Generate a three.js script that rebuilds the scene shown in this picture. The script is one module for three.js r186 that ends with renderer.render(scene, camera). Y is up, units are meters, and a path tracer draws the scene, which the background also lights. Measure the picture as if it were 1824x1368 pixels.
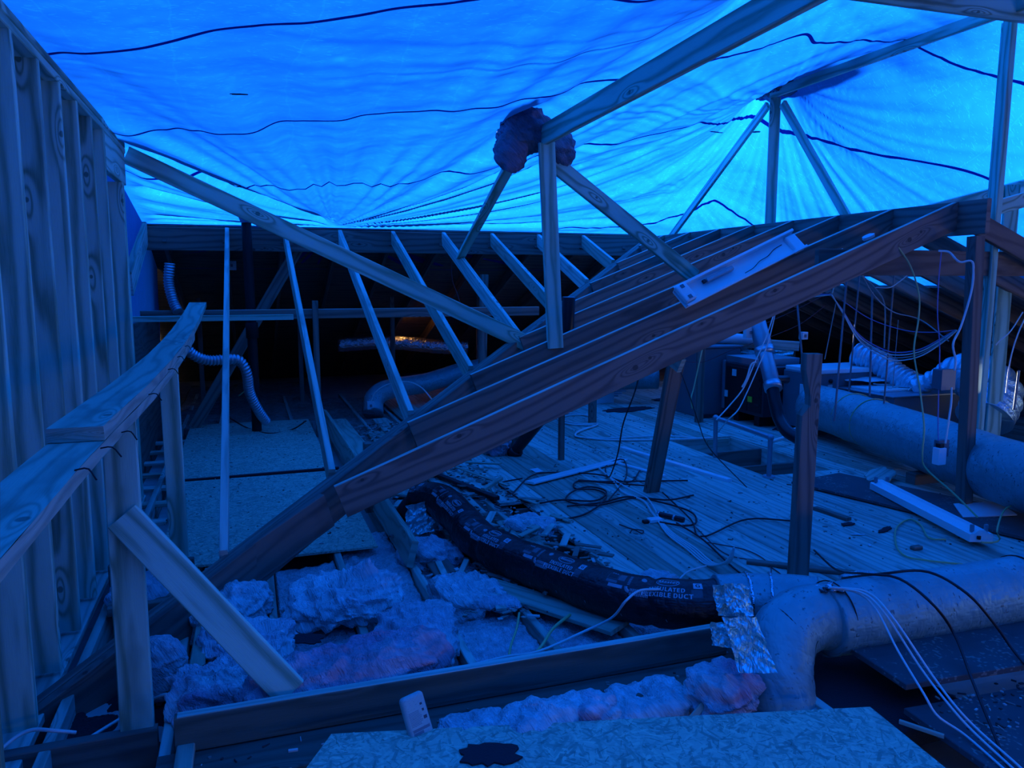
import * as THREE from 'three';
import { mergeGeometries, mergeVertices } from 'three/addons/utils/BufferGeometryUtils.js';
import { RoundedBoxGeometry } from 'three/addons/geometries/RoundedBoxGeometry.js';

// ---------------------------------------------------------------- camera, sky, sun, exposure
const scene = new THREE.Scene();
const camera = new THREE.PerspectiveCamera(52.8, 4 / 3, 0.05, 120);
camera.position.set(0, 1.65, 0);
camera.rotation.order = 'YXZ';
camera.rotation.set(-0.1299, -0.32999, 0);

const renderer = new THREE.WebGLRenderer();
renderer.toneMapping = THREE.LinearToneMapping;
renderer.toneMappingExposure = 1.36;
renderer.shadowMap.enabled = true;

scene.background = new THREE.Color().setRGB(0.72, 0.76, 0.8);   // even bright cloud cover over the tarp
scene.backgroundIntensity = 1.0;
scene.environment = null;

const sun = new THREE.DirectionalLight(new THREE.Color().setRGB(1, 0.95, 0.86), 92);   // low sun beyond the far ridge
sun.position.set(5, 5.7, -31);
sun.target.position.set(2, 2, -6);
sun.shadow.radius = 6;
sun.castShadow = true;
Object.assign(sun.shadow.camera, { left: -14, right: 14, top: 14, bottom: -14, near: 1, far: 80 });
sun.shadow.mapSize.set(2048, 2048);
scene.add(sun, sun.target);

// ---------------------------------------------------------------- numbers and noise
function rng(seed) { let a = seed >>> 0; return () => { a = (a + 0x6D2B79F5) | 0; let t = Math.imul(a ^ (a >>> 15), 1 | a); t = (t + Math.imul(t ^ (t >>> 7), 61 | t)) ^ t; return ((t ^ (t >>> 14)) >>> 0) / 4294967296; }; }
const R = rng(4711);
const mix = (a, b, t) => a + (b - a) * t, clamp = (x, a = 0, b = 1) => Math.min(b, Math.max(a, x));
const smooth = (a, b, x) => { const t = clamp((x - a) / (b - a)); return t * t * (3 - 2 * t); };
function hash(x, y, z = 0) { let h = Math.imul(x, 374761393) ^ Math.imul(y, 668265263) ^ Math.imul(z, 1442695041); h = Math.imul(h ^ (h >>> 13), 1274126177); return ((h ^ (h >>> 16)) >>> 0) / 4294967296; }
function vnoise(x, y, z = 0, px = 0, py = 0) {      // value noise; px, py wrap it so that textures tile
  const xi = Math.floor(x), yi = Math.floor(y), zi = Math.floor(z), f = x - xi, g = y - yi, h = z - zi;
  const u = f * f * (3 - 2 * f), v = g * g * (3 - 2 * g), w = h * h * (3 - 2 * h);
  const wx = (i) => px ? ((i % px) + px) % px : i, wy = (i) => py ? ((i % py) + py) % py : i;
  const c = (a, b, d) => hash(wx(xi + a), wy(yi + b), zi + d);
  const lo = mix(mix(c(0, 0, 0), c(1, 0, 0), u), mix(c(0, 1, 0), c(1, 1, 0), u), v);
  if (h === 0) return lo;
  return mix(lo, mix(mix(c(0, 0, 1), c(1, 0, 1), u), mix(c(0, 1, 1), c(1, 1, 1), u), v), w);
}
function fbm(x, y, z = 0, o = 4, px = 0, py = 0) { let s = 0, a = 0.5, k = 1; for (let i = 0; i < o; i++) { s += a * vnoise(x * k, y * k, z ? z * k + i * 7.3 : 0 + 0, px * k, py * k); a *= 0.5; k *= 2; } return s; }
const V = (p) => Array.isArray(p) ? new THREE.Vector3(...p) : p.clone();

// ---------------------------------------------------------------- computed textures (colour, grain, fine relief only)
const srgb = (c) => c <= 0.0031308 ? 12.92 * c : 1.055 * Math.pow(c, 1 / 2.4) - 0.055;
function dataTex(w, h, fn, color = true) {
  const d = new Uint8Array(w * h * 4);
  for (let j = 0; j < h; j++) for (let i = 0; i < w; i++) {
    const c = fn(i, j), k = 4 * (j * w + i);
    for (let n = 0; n < 3; n++) { const v = clamp(typeof c === 'number' ? c : c[n]); d[k + n] = 255 * (color ? srgb(v) : v); }
    d[k + 3] = 255;
  }
  return finish(new THREE.DataTexture(d, w, h), color);
}
function finish(t, color) {
  t.wrapS = t.wrapT = THREE.RepeatWrapping; t.magFilter = THREE.LinearFilter; t.minFilter = THREE.LinearMipmapLinearFilter; t.generateMipmaps = true;
  if (color) t.colorSpace = THREE.SRGBColorSpace;
  t.needsUpdate = true; return t;
}
function canvasTex(w, h, draw, color = true) {
  const c = document.createElement('canvas'); c.width = w; c.height = h; draw(c.getContext('2d'), w, h);
  return finish(new THREE.CanvasTexture(c), color);
}
function per(t, mu, mv) { t.repeat.set(1 / mu, 1 / mv); return t; }     // uv are metres: one repeat covers mu x mv metres

function grain(seed, light, dark, knots, K, contrast, stains = 0) {      // sawn timber: 2.4 m along the grain by 0.6 m across
  const w = 1024, h = 512, r = rng(seed), ks = [];
  for (let i = 0; i < knots; i++) ks.push([r(), r(), 0.6 + 0.8 * r()]);
  const field = (i, j) => {
    const u = i / w, v = j / h;
    let ph = v * K + 2.6 * fbm(u * 2, v * 4 + seed, 0, 3, 2, 0) + 0.5 * fbm(u * 8, v * 16 + seed, 0, 2, 8, 16), knot = 0;
    for (const [a, b, s] of ks) {
      let du = Math.abs(u - a), dv = Math.abs(v - b); du = Math.min(du, 1 - du) * 2.4; dv = Math.min(dv, 1 - dv) * 0.6;
      ph += 2.4 * s * Math.exp(-((du / 0.11) ** 2) - ((dv / 0.028) ** 2));
      knot = Math.max(knot, smooth(0.016 * s, 0.010 * s, Math.hypot(du * 0.8, dv)));
    }
    const ring = Math.pow(0.5 + 0.5 * Math.sin(ph * 6.2832), 2.2), fine = vnoise(u * 60, v * 380, seed + 0.5, 60, 380);
    return [ring, fine, knot, stains ? smooth(0.52, 0.66, fbm(u * 6, v * 4, 0, 4, 6, 4)) * stains : 0];
  };
  const F = (i, j) => { const [ring, fine, knot, st] = field(i, j), t = clamp(contrast * ring + 0.30 * (fine - 0.5)); return [0, 1, 2].map((n) => mix(mix(light[n], dark[n], t), dark[n] * 0.45, Math.max(knot * 0.8, st))); };
  const B = (i, j) => { const [ring, fine] = field(i, j); return 0.55 - 0.25 * ring + 0.35 * fine; };
  return { map: per(dataTex(w, h, F), 2.4, 0.6), bumpMap: per(dataTex(w, h, B, false), 2.4, 0.6) };
}
const std = (o) => new THREE.MeshStandardMaterial({ roughness: 0.85, ...o });
const phys = (o) => new THREE.MeshPhysicalMaterial({ roughness: 0.85, ...o });
const g1 = grain(3, [0.40, 0.64, 0.49], [0.17, 0.28, 0.17], 5, 7, 0.85), g2 = grain(8, [0.36, 0.57, 0.44], [0.14, 0.22, 0.13], 7, 5, 0.9, 0.5);
const g3 = grain(21, [0.27, 0.175, 0.135], [0.12, 0.072, 0.055], 5, 9, 0.8), g4 = grain(34, [0.20, 0.135, 0.105], [0.085, 0.052, 0.04], 4, 8, 0.6, 0.4);
const g5 = grain(55, [0.53, 0.57, 0.47], [0.28, 0.29, 0.22], 4, 10, 0.65, 0.4), g6 = grain(89, [0.44, 0.46, 0.375], [0.23, 0.23, 0.175], 4, 8, 0.7, 0.5);
const M = {
  pine: std({ ...g1, bumpScale: 0.0012, roughness: 0.78 }), pine2: std({ ...g2, bumpScale: 0.0012, roughness: 0.8 }),
  old: std({ ...g3, bumpScale: 0.0014 }), old2: std({ ...g4, bumpScale: 0.0014 }),
  deck: std({ ...g5, bumpScale: 0.0016 }), deck2: std({ ...g6, bumpScale: 0.0016 }), deck3: std({ ...g5, color: 0xcfc8c0, bumpScale: 0.0016 }),
  bare: std({ ...g5, color: 0xffffff, bumpScale: 0.001 }),
  weathered: std({ ...g6, color: 0x7f8a86, bumpScale: 0.002 }),
  worn: std({ ...g5, color: 0xe4ddd2, bumpScale: 0.0018 }),
};
// pressed strand board
function strands(ctx, w, h) {
  const r = rng(99); ctx.fillStyle = '#c4bda2'; ctx.fillRect(0, 0, w, h);
  for (let i = 0; i < 5200; i++) {
    const x = r() * w, y = r() * h, a = r() * Math.PI, L = 20 + 50 * r(), t = 3 + 9 * r(), l = 0.62 + 0.4 * r();
    ctx.fillStyle = `rgba(${Math.round(216 * l)},${Math.round(210 * l)},${Math.round(178 * l)},0.72)`;
    for (const ox of [-w, 0, w]) for (const oy of [-h, 0, h]) {
      if (x + ox < -80 || x + ox > w + 80 || y + oy < -80 || y + oy > h + 80) continue;
      ctx.save(); ctx.translate(x + ox, y + oy); ctx.rotate(a); ctx.fillRect(-L / 2, -t / 2, L, t); ctx.restore();
    }
  }
  for (let i = 0; i < 900; i++) { const x = r() * w, y = r() * h, a = r() * Math.PI; ctx.save(); ctx.translate(x, y); ctx.rotate(a); ctx.fillStyle = `rgba(70,56,38,${0.2 + 0.3 * r()})`; ctx.fillRect(-10, -1, 8 + 26 * r(), 1 + 1.6 * r()); ctx.restore(); }
}
M.osb = std({ map: per(canvasTex(1024, 1024, strands), 1.22, 1.22), bumpMap: per(canvasTex(1024, 1024, strands, false), 1.22, 1.22), bumpScale: 0.002, roughness: 0.8 });
// glass wool: fibres and lumps; its tint comes with each batt
const woolMap = per(dataTex(512, 512, (i, j) => { const n = fbm(i / 24, j / 24, 0, 5, 512 / 24 | 0, 512 / 24 | 0), f = fbm(i / 6 + 9, j / 40, 0, 3); return 0.8 + 0.5 * (n - 0.45) + 0.35 * (f - 0.45); }), 0.5, 0.5);
const woolBump = per(dataTex(512, 512, (i, j) => fbm(i / 10, j / 10, 0, 5), false), 0.3, 0.3);
M.wool = std({ map: woolMap, bumpMap: woolBump, bumpScale: 0.012, vertexColors: true, roughness: 1 });
// metals and jackets
const crinkle = dataTex(512, 512, (i, j) => { let s = 0; for (let k = 0; k < 4; k++) { const q = [8, 14, 22, 40][k]; s += Math.abs(vnoise(i / 512 * q, j / 512 * q, 0.001 + k, q, q) - 0.5) / (1 + 0.5 * k); } return clamp(s); }, false);
M.foil = std({ color: 0xd9dde0, metalness: 1, roughness: 0.26, bumpMap: per(crinkle.clone(), 0.35, 0.35), bumpScale: 0.012 });
M.jacket = std({ color: new THREE.Color().setRGB(0.5, 1.0, 0.98), map: per(dataTex(512, 512, (i, j) => { const n = fbm(i / 40, j / 40, 0, 5), s = smooth(0.60, 0.68, fbm(i / 7 + 3, j / 11, 0, 3)) * smooth(0.42, 0.6, n); return mix(mix(0.30, 0.46, n), 0.07, 0.75 * s); }), 0.8, 0.8), metalness: 0.35, roughness: 0.5, bumpMap: per(crinkle.clone(), 0.6, 0.6), bumpScale: 0.006 });
M.galv = std({ color: 0x9aa3a8, metalness: 0.75, roughness: 0.42, bumpMap: per(crinkle.clone(), 0.9, 0.9), bumpScale: 0.002 });
M.whitePaint = phys({ color: 0xe9e9e6, roughness: 0.35, clearcoat: 0.3, clearcoatRoughness: 0.3 });
M.greyPaint = std({ color: 0x6d7277, roughness: 0.5, metalness: 0.2 });
M.darkPaint = std({ color: 0x272a2f, roughness: 0.5 });
M.black = std({ color: 0x101113, roughness: 0.55 });
M.blackPlastic = std({ color: 0x16171a, roughness: 0.38 });
M.iron = std({ color: 0x241c1b, roughness: 0.6, metalness: 0.3 });
M.cableWhite = std({ color: 0xd8d5cd, roughness: 0.5 });
M.cableGrey = std({ color: 0x96928a, roughness: 0.55 });
M.cableYellow = std({ color: 0xc9b87a, roughness: 0.5 });
M.cableBlack = std({ color: 0x141416, roughness: 0.5 });
M.cablePurple = std({ color: 0x8a78a8, roughness: 0.5 });
M.cableRed = std({ color: 0x7a2f33, roughness: 0.5 });
M.redTag = std({ color: 0xb0231f, roughness: 0.6 });
M.yellowTag = std({ color: 0xd9c52c, roughness: 0.6 });
M.felt = std({ color: 0x1d2127, roughness: 0.95, bumpMap: per(woolBump.clone(), 0.2, 0.2), bumpScale: 0.002 });
M.feltSheet = std({ map: per(dataTex(512, 512, (i, j) => { const n = fbm(i / 50, j / 50, 0, 5), d = smooth(0.66, 0.70, vnoise(i / 5, j / 5, 0.4)) * smooth(0.5, 0.6, n); return [0, 1, 2].map((k) => mix(mix(0.055, 0.085, n), [0.26, 0.24, 0.2][k], 0.7 * d)); }), 1.1, 1.1), roughness: 0.92 });
M.paper = std({ color: 0xcfd2d0, roughness: 0.8 });
M.dirt = std({ map: per(dataTex(512, 512, (i, j) => { const n = fbm(i / 30, j / 30, 0, 5), c = fbm(i / 5, j / 9 + 3, 0, 3); return [mix(0.10, 0.34, n) + 0.22 * (c - 0.45), mix(0.085, 0.31, n) + 0.2 * (c - 0.45), mix(0.07, 0.27, n) + 0.18 * (c - 0.45)]; }), 0.9, 0.9), bumpMap: per(woolBump.clone(), 0.25, 0.25), bumpScale: 0.01, roughness: 1 });
M.plaster = std({ map: per(dataTex(256, 256, (i, j) => { const n = fbm(i / 30, j / 30, 0, 5); return [0.36 + 0.2 * n, 0.35 + 0.2 * n, 0.32 + 0.18 * n]; }), 1, 1), roughness: 0.95 });

// ---------------------------------------------------------------- building helpers
const taken = {};
function numbered(name) { const n = taken[name] = (taken[name] ?? -1) + 1; return n ? `${name}_${String(n).padStart(3, '0')}` : name; }
function tag(o, label, category, group) { o.userData.label = label; o.userData.category = category; if (group) o.userData.group = group; return o; }
function thing(name, label, category, at = [0, 0, 0], group) { const o = new THREE.Group(); o.name = numbered(name); o.position.set(...at); scene.add(o); o.updateMatrixWorld(true); return tag(o, label, category, group); }
function setting(name, at = [0, 0, 0]) { const o = new THREE.Group(); o.name = name; o.position.set(...at); o.userData.kind = 'structure'; scene.add(o); o.updateMatrixWorld(true); return o; }
function put(mesh, name, parent) {                       // the mesh stands in world space; hang it under its thing
  mesh.castShadow = mesh.receiveShadow = true;
  mesh.updateMatrixWorld(true);
  if (!parent) { mesh.name = numbered(name); scene.add(mesh); } else { mesh.name = name; parent.updateMatrixWorld(true); parent.attach(mesh); }
  mesh.updateMatrixWorld(true);
  return mesh;
}
// a sawn timber: octagonal section with eased edges, x along the grain, uv in metres with its own offset
function timberGeo(L, w, t, c = 0.004, bow = 0, segs = 1) {
  const y = w / 2, z = t / 2, P = [[-y + c, -z], [y - c, -z], [y, -z + c], [y, z - c], [y - c, z], [-y + c, z], [-y, z - c], [-y, -z + c]];
  const pos = [], uv = [], u0 = R() * 2.4, v0 = R() * 0.6; let s = 0;
  const at = (q, k) => { const x = L * k / segs, b = bow ? bow * 4 * (k / segs) * (1 - k / segs) : 0; return [x, q[0] + b, q[1]]; };
  for (let i = 0; i < 8; i++) {
    const a = P[i], b = P[(i + 1) % 8], d = Math.hypot(b[0] - a[0], b[1] - a[1]);
    for (let k = 0; k < segs; k++) {
      const A = at(a, k), B = at(b, k), C = at(b, k + 1), D = at(a, k + 1);
      pos.push(...A, ...B, ...C, ...A, ...C, ...D);
      uv.push(u0 + A[0], v0 + s, u0 + B[0], v0 + s + d, u0 + C[0], v0 + s + d, u0 + A[0], v0 + s, u0 + C[0], v0 + s + d, u0 + D[0], v0 + s);
    }
    s += d;
  }
  for (const k of [0, segs]) for (let i = 1; i < 7; i++) {
    const tri = k ? [0, i, i + 1] : [0, i + 1, i];
    for (const n of tri) { pos.push(...at(P[n], k)); uv.push(u0 + 0.12 * P[n][1], v0 + P[n][0]); }
  }
  const g = new THREE.BufferGeometry();
  // wind outward
  for (let i = 0; i < pos.length; i += 9) for (let n = 0; n < 3; n++) { const q = pos[i + 3 + n]; pos[i + 3 + n] = pos[i + 6 + n]; pos[i + 6 + n] = q; }
  for (let i = 0; i < uv.length; i += 6) for (let n = 0; n < 2; n++) { const q = uv[i + 2 + n]; uv[i + 2 + n] = uv[i + 4 + n]; uv[i + 4 + n] = q; }
  g.setAttribute('position', new THREE.Float32BufferAttribute(pos, 3)); g.setAttribute('uv', new THREE.Float32BufferAttribute(uv, 2)); g.computeVertexNormals();
  return g;
}
function board(name, p0, p1, w, t, mat, parent, { wide = [0, 1, 0], top = false, bow = 0, segs = 1, c = 0.004 } = {}) {
  const a = V(p0), b = V(p1), X = b.clone().sub(a), L = X.length(); X.normalize();
  const Y = V(wide); Y.addScaledVector(X, -Y.dot(X)).normalize(); const Z = X.clone().cross(Y);
  const m = new THREE.Mesh(timberGeo(L, w, t, Math.min(c, t * 0.2), bow, segs), mat);
  m.quaternion.setFromRotationMatrix(new THREE.Matrix4().makeBasis(X, Y, Z)); m.position.copy(a);
  if (top) m.position.addScaledVector(Y, -w / 2);
  return put(m, name, parent);
}
function box(name, lo, hi, mat, parent, r = 0.006) {
  const s = [0, 1, 2].map((i) => hi[i] - lo[i]), g = new RoundedBoxGeometry(s[0], s[1], s[2], 2, Math.min(r, ...s.map((x) => x * 0.45)));
  const m = new THREE.Mesh(g, mat); m.position.set((lo[0] + hi[0]) / 2, (lo[1] + hi[1]) / 2, (lo[2] + hi[2]) / 2); metreUV(g);
  return put(m, name, parent);
}
function metreUV(g) { const p = g.attributes.position, n = g.attributes.normal, uv = new Float32Array(p.count * 2); for (let i = 0; i < p.count; i++) { const ax = Math.abs(n.getX(i)), ay = Math.abs(n.getY(i)), az = Math.abs(n.getZ(i)); const q = ay >= ax && ay >= az ? [p.getX(i), p.getZ(i)] : ax >= az ? [p.getZ(i), p.getY(i)] : [p.getX(i), p.getY(i)]; uv[2 * i] = q[0]; uv[2 * i + 1] = q[1]; } g.setAttribute('uv', new THREE.BufferAttribute(uv, 2)); return g; }
// a swept round body: r may be a function of t; uv in metres (along, around)
function sweep(name, pts, r, mat, parent, { seg = 0, rad = 12, fn = null, cap = true, squash = 1, tension = 0.5 } = {}) {
  const o = V(pts[0]), curve = new THREE.CatmullRomCurve3(pts.map((p) => V(p).sub(o)), false, 'catmullrom', tension), L = curve.getLength();
  seg = seg || Math.max(4, pts.length * 5);
  const fr = curve.computeFrenetFrames(seg, false), pos = [], uv = [], idx = [];
  // carry one upright frame along instead of a twisting one
  for (let i = 0; i <= seg; i++) {
    const t = i / seg, p = curve.getPointAt(t), T = fr.tangents[i];
    let side = new THREE.Vector3(0, 1, 0).cross(T); if (side.lengthSq() < 1e-3) side = fr.normals[i].clone(); side.normalize(); const up = T.clone().cross(side);
    const rr = typeof r === 'function' ? r(t) : r;
    for (let k = 0; k <= rad; k++) {
      const a = (k / rad) * Math.PI * 2, d = fn ? fn(t, a, L) : 0, x = Math.cos(a) * (rr + d), y = Math.sin(a) * (rr + d) * squash;
      pos.push(p.x + side.x * x + up.x * y, p.y + side.y * x + up.y * y, p.z + side.z * x + up.z * y); uv.push(t * L, (k / rad) * Math.PI * 2 * rr);
    }
  }
  for (let i = 0; i < seg; i++) for (let k = 0; k < rad; k++) { const a = i * (rad + 1) + k, b = a + rad + 1; idx.push(a, a + 1, b, b, a + 1, b + 1); }
  if (cap) for (const i of [0, seg]) { const c = pos.length / 3, p = curve.getPointAt(i / seg); pos.push(p.x, p.y, p.z); uv.push(i ? L : 0, 0); for (let k = 0; k < rad; k++) { const a = i * (rad + 1) + k; i ? idx.push(c, a, a + 1) : idx.push(c, a + 1, a); } }
  const g = new THREE.BufferGeometry(); g.setAttribute('position', new THREE.Float32BufferAttribute(pos, 3)); g.setAttribute('uv', new THREE.Float32BufferAttribute(uv, 2)); g.setIndex(idx); g.computeVertexNormals();
  // close the seam of the normals
  const n = g.attributes.normal; for (let i = 0; i <= seg; i++) { const a = i * (rad + 1), b = a + rad; const v = new THREE.Vector3(n.getX(a) + n.getX(b), n.getY(a) + n.getY(b), n.getZ(a) + n.getZ(b)).normalize(); n.setXYZ(a, v.x, v.y, v.z); n.setXYZ(b, v.x, v.y, v.z); }
  const m = new THREE.Mesh(g, mat); m.position.copy(o); return put(m, name, parent);
}
const pipe = (name, a, b, r, mat, parent, rad = 14) => sweep(name, [a, [(a[0] + b[0]) / 2, (a[1] + b[1]) / 2, (a[2] + b[2]) / 2], b], r, mat, parent, { seg: 2, rad });
function cable(label, pts, r, mat, group) { const m = sweep('cable', pts, r, mat, null, { seg: pts.length * 7, rad: 6 }); return tag(m, label, 'cable', group); }
// a flat torn piece with thickness, its outline in metres about its centre
function slab(name, outline, t, mat, parent, at, turn = 0, tilt = [0, 0]) {
  const s = new THREE.Shape(outline.map((p) => new THREE.Vector2(p[0], p[1]))), g = new THREE.ExtrudeGeometry(s, { depth: t, bevelEnabled: false, steps: 1 });
  g.rotateX(-Math.PI / 2); const m = new THREE.Mesh(g, mat); m.position.set(...at); m.rotation.set(tilt[0], turn, tilt[1], 'YXZ'); return put(m, name, parent);
}
function ragged(rx, rz, n, rough, r = R) { const o = []; for (let i = 0; i < n; i++) { const a = (i / n) * Math.PI * 2, q = 1 - rough * r(); const c = Math.cos(a), s = Math.sin(a), k = 1 / Math.pow(Math.pow(Math.abs(c), 3) + Math.pow(Math.abs(s), 3), 1 / 3); o.push([c * k * rx * q, s * k * rz * q]); } return o; }
// a lump of torn glass wool
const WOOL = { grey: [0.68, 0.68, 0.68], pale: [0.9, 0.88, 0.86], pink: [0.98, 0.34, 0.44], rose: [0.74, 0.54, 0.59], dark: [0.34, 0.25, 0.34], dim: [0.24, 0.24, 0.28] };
function wool(name, at, size, turn, parent, { a = 'grey', b = 'rose', share = 0.5, seed = 1, rough = 0.18, tilt = [0, 0], nu = 120, nv = 76, flat = 3.2 } = {}) {
  const g = new THREE.SphereGeometry(1, nu, nv), p = g.attributes.position, col = new Float32Array(p.count * 3), uv = g.attributes.uv, ca = WOOL[a], cb = WOOL[b], [sx, sy, sz] = size, m0 = Math.min(sx, sz, sy * 2.4), sd = seed * 13.7;
  for (let i = 0; i < p.count; i++) {
    const x = p.getX(i), y = p.getY(i), z = p.getZ(i), k = 1 / Math.pow(Math.abs(x) ** flat + Math.abs(y) ** flat + Math.abs(z) ** flat, 1 / flat);
    let X = x * k * sx, Y = y * k * sy, Z = z * k * sz;
    const lump = fbm(X * 5 + sd, Y * 7, Z * 5 + 50.3 + sd, 3) - 0.44, fold = 1 - Math.abs(2 * vnoise(X * 9 + sd, Y * 26 + 3 * lump, Z * 9 + 20.2) - 1), fine = fbm(X * 34 + sd, Y * 34, Z * 34 + 9.1, 3) - 0.44;
    const tuft = Math.abs(2 * fbm(X * 15 + sd, Y * 22 + 2 * lump, Z * 15 + 71.7, 2) - 0.75);
    const d = m0 * rough * (2.4 * lump + 0.7 * (fold - 0.5) + 1.1 * fine + 0.9 * (0.3 - tuft));
    X += x * d * 1.1; Y += y * d + (y > 0 ? 0.5 * sy * lump : 0); Z += z * d * 1.1;
    p.setXYZ(i, X, Y, Z); uv.setXY(i, X + Y * 0.5, Z + Y * 0.8);
    const t = clamp(share + 2.6 * (fbm(X * 4 + 7 + sd, Y * 8, Z * 4 + 30.7, 3) - 0.45)), dirt = 0.72 + 0.5 * fbm(X * 18, Y * 18 + sd, Z * 18 + 4.4, 2);
    for (let n = 0; n < 3; n++) col[3 * i + n] = mix(ca[n], cb[n], t) * dirt;
  }
  g.setAttribute('color', new THREE.BufferAttribute(col, 3)); g.computeVertexNormals();
  const m = new THREE.Mesh(g, M.wool); m.position.set(...at); m.rotation.set(tilt[0], turn, tilt[1], 'YXZ'); return put(m, name, parent);
}
// ground-like sheet over a rectangle, height from a function, closed underneath
function bed(name, x0, x1, z0, z1, nx, nz, hfn, mat, parent, { col = null, depth = 0.08 } = {}) {
  const pos = [], uv = [], idx = [], c = [];
  for (let j = 0; j <= nz; j++) for (let i = 0; i <= nx; i++) {
    const x = mix(x0, x1, i / nx), z = mix(z0, z1, j / nz), edge = i === 0 || j === 0 || i === nx || j === nz, y = hfn(x, z) - (edge ? depth : 0);
    pos.push(x - x0, y, z - z0); uv.push(x, z); if (col) c.push(...col(x, z));
  }
  for (let j = 0; j < nz; j++) for (let i = 0; i < nx; i++) { const a = j * (nx + 1) + i, b = a + nx + 1; idx.push(a, b, a + 1, b, b + 1, a + 1); }
  const g = new THREE.BufferGeometry(); g.setAttribute('position', new THREE.Float32BufferAttribute(pos, 3)); g.setAttribute('uv', new THREE.Float32BufferAttribute(uv, 2)); if (col) g.setAttribute('color', new THREE.Float32BufferAttribute(c, 3)); g.setIndex(idx); g.computeVertexNormals();
  const m = new THREE.Mesh(g, mat); m.position.set(x0, 0, z0); return put(m, name, parent);
}

// ================================================================ THE SETTING
const RIDGE = 2.25, Z1 = -9.2, X2 = 5.04, SLOPE = 0.378;               // two ridges meeting at right angles, one pitch
const frontY = (z) => RIDGE - SLOPE * (z - Z1), sideY = (x) => RIDGE - SLOPE * (X2 - x);
const outerY = (x, z) => RIDGE - SLOPE * Math.max(Z1 - z, x - X2, 0);

// ---- ceiling of the rooms below, seen in the bays between the joists
const floor = setting('floor', [0, -0.2, 0]);
box('ceiling_board', [-3, -0.26, -16.4], [12.4, -0.2, 3.4], M.plaster, floor, 0.004);
const JOIST = 0.406, joistX = []; for (let k = -3; k <= 6; k++) joistX.push(-0.34 + k * JOIST);
joistX.forEach((x, k) => board('joist', [x, -0.1, k < 3 ? -12.4 : -11.8], [x, -0.1, x > -0.3 ? -2.2 : -1.2], 0.19, 0.04, k % 3 ? M.deck2 : M.deck, floor));

// ---- the board deck: planks run away from the camera, each its own length, ends broken on the left
{
  const w = 0.187, hatch = { x0: 4.14, x1: 4.92, z0: -7.05, z1: -5.45 };
  const put1 = (x, z0, z1, k, y = 0) => { if (z1 - z0 < 0.12) return; board('plank', [x, y - 0.012 + 0.004 * (hash(k, 3) - 0.5), z0], [x, y - 0.012 + 0.004 * (hash(k, 7) - 0.5), z1], w - 0.005, 0.024, [M.deck, M.deck2, M.deck3][Math.floor(hash(k, 11) * 3)], floor, { wide: [1, 0, 0.006 * (hash(k, 5) - 0.5)], c: 0.003 }); };
  let n = 0;
  for (let c = 0; c < 46; c++) {
    const x = 1.75 + (c + 0.5) * w;
    const zn = x < 1.85 ? -5.4 : x < 2.1 ? -3.75 : x < 2.4 ? -3.42 : -2.95, zf = -11.6;
    let cuts = [zf, zf + 1.2 + 2.6 * hash(c, 1), 0, zn]; cuts[2] = mix(cuts[1], zn, 0.35 + 0.35 * hash(c, 2));
    for (let s = 0; s < 3; s++) {
      const a = cuts[s] + 0.003, b = cuts[s + 1] - 0.003;
      if (x > hatch.x0 && x < hatch.x1) { put1(x, a, Math.min(b, hatch.z0), n++); put1(x, Math.max(a, hatch.z1), b, n++); } else put1(x, a, b, n++);
    }
  }
  // stray boards left where the deck has been torn up
  for (const [x, a, b] of [[1.12, -7.9, -5.9], [1.31, -8.6, -6.6], [1.5, -9.4, -5.2], [1.5, -4.6, -3.55], [1.68, -8.4, -5.7], [1.68, -5.0, -3.75], [1.28, -5.3, -4.55]]) put1(x, a, b, n++);
  for (const z of [hatch.z0 - 0.02, hatch.z1 + 0.02]) board('hatch_trimmer', [hatch.x0, -0.11, z], [hatch.x1, -0.11, z], 0.2, 0.04, M.deck, floor);
  for (const x of [hatch.x0 - 0.02, hatch.x1 + 0.02]) board('hatch_trimmer', [x, -0.11, hatch.z0], [x, -0.11, hatch.z1], 0.2, 0.04, M.deck, floor);
  board('hatch_cleat', [4.6, -0.04, -7.0], [4.86, -0.04, -7.0], 0.06, 0.03, M.worn, floor);
  for (let k = 0; k < 14; k++) board('cross_joist', [1.85, -0.115, -11.4 + k * 0.61], [11, -0.115, -11.4 + k * 0.61], 0.17, 0.04, M.old2, floor);
}
// blocking and lath left of the strand board
for (let k = 0; k < 9; k++) board('ceiling_lath', [-1.05, -0.05, -8.9 + k * 0.5], [-0.6, -0.05, -8.9 + k * 0.5], 0.09, 0.03, k % 2 ? M.worn : M.deck, floor, { wide: [0, 0, 1] });

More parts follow.
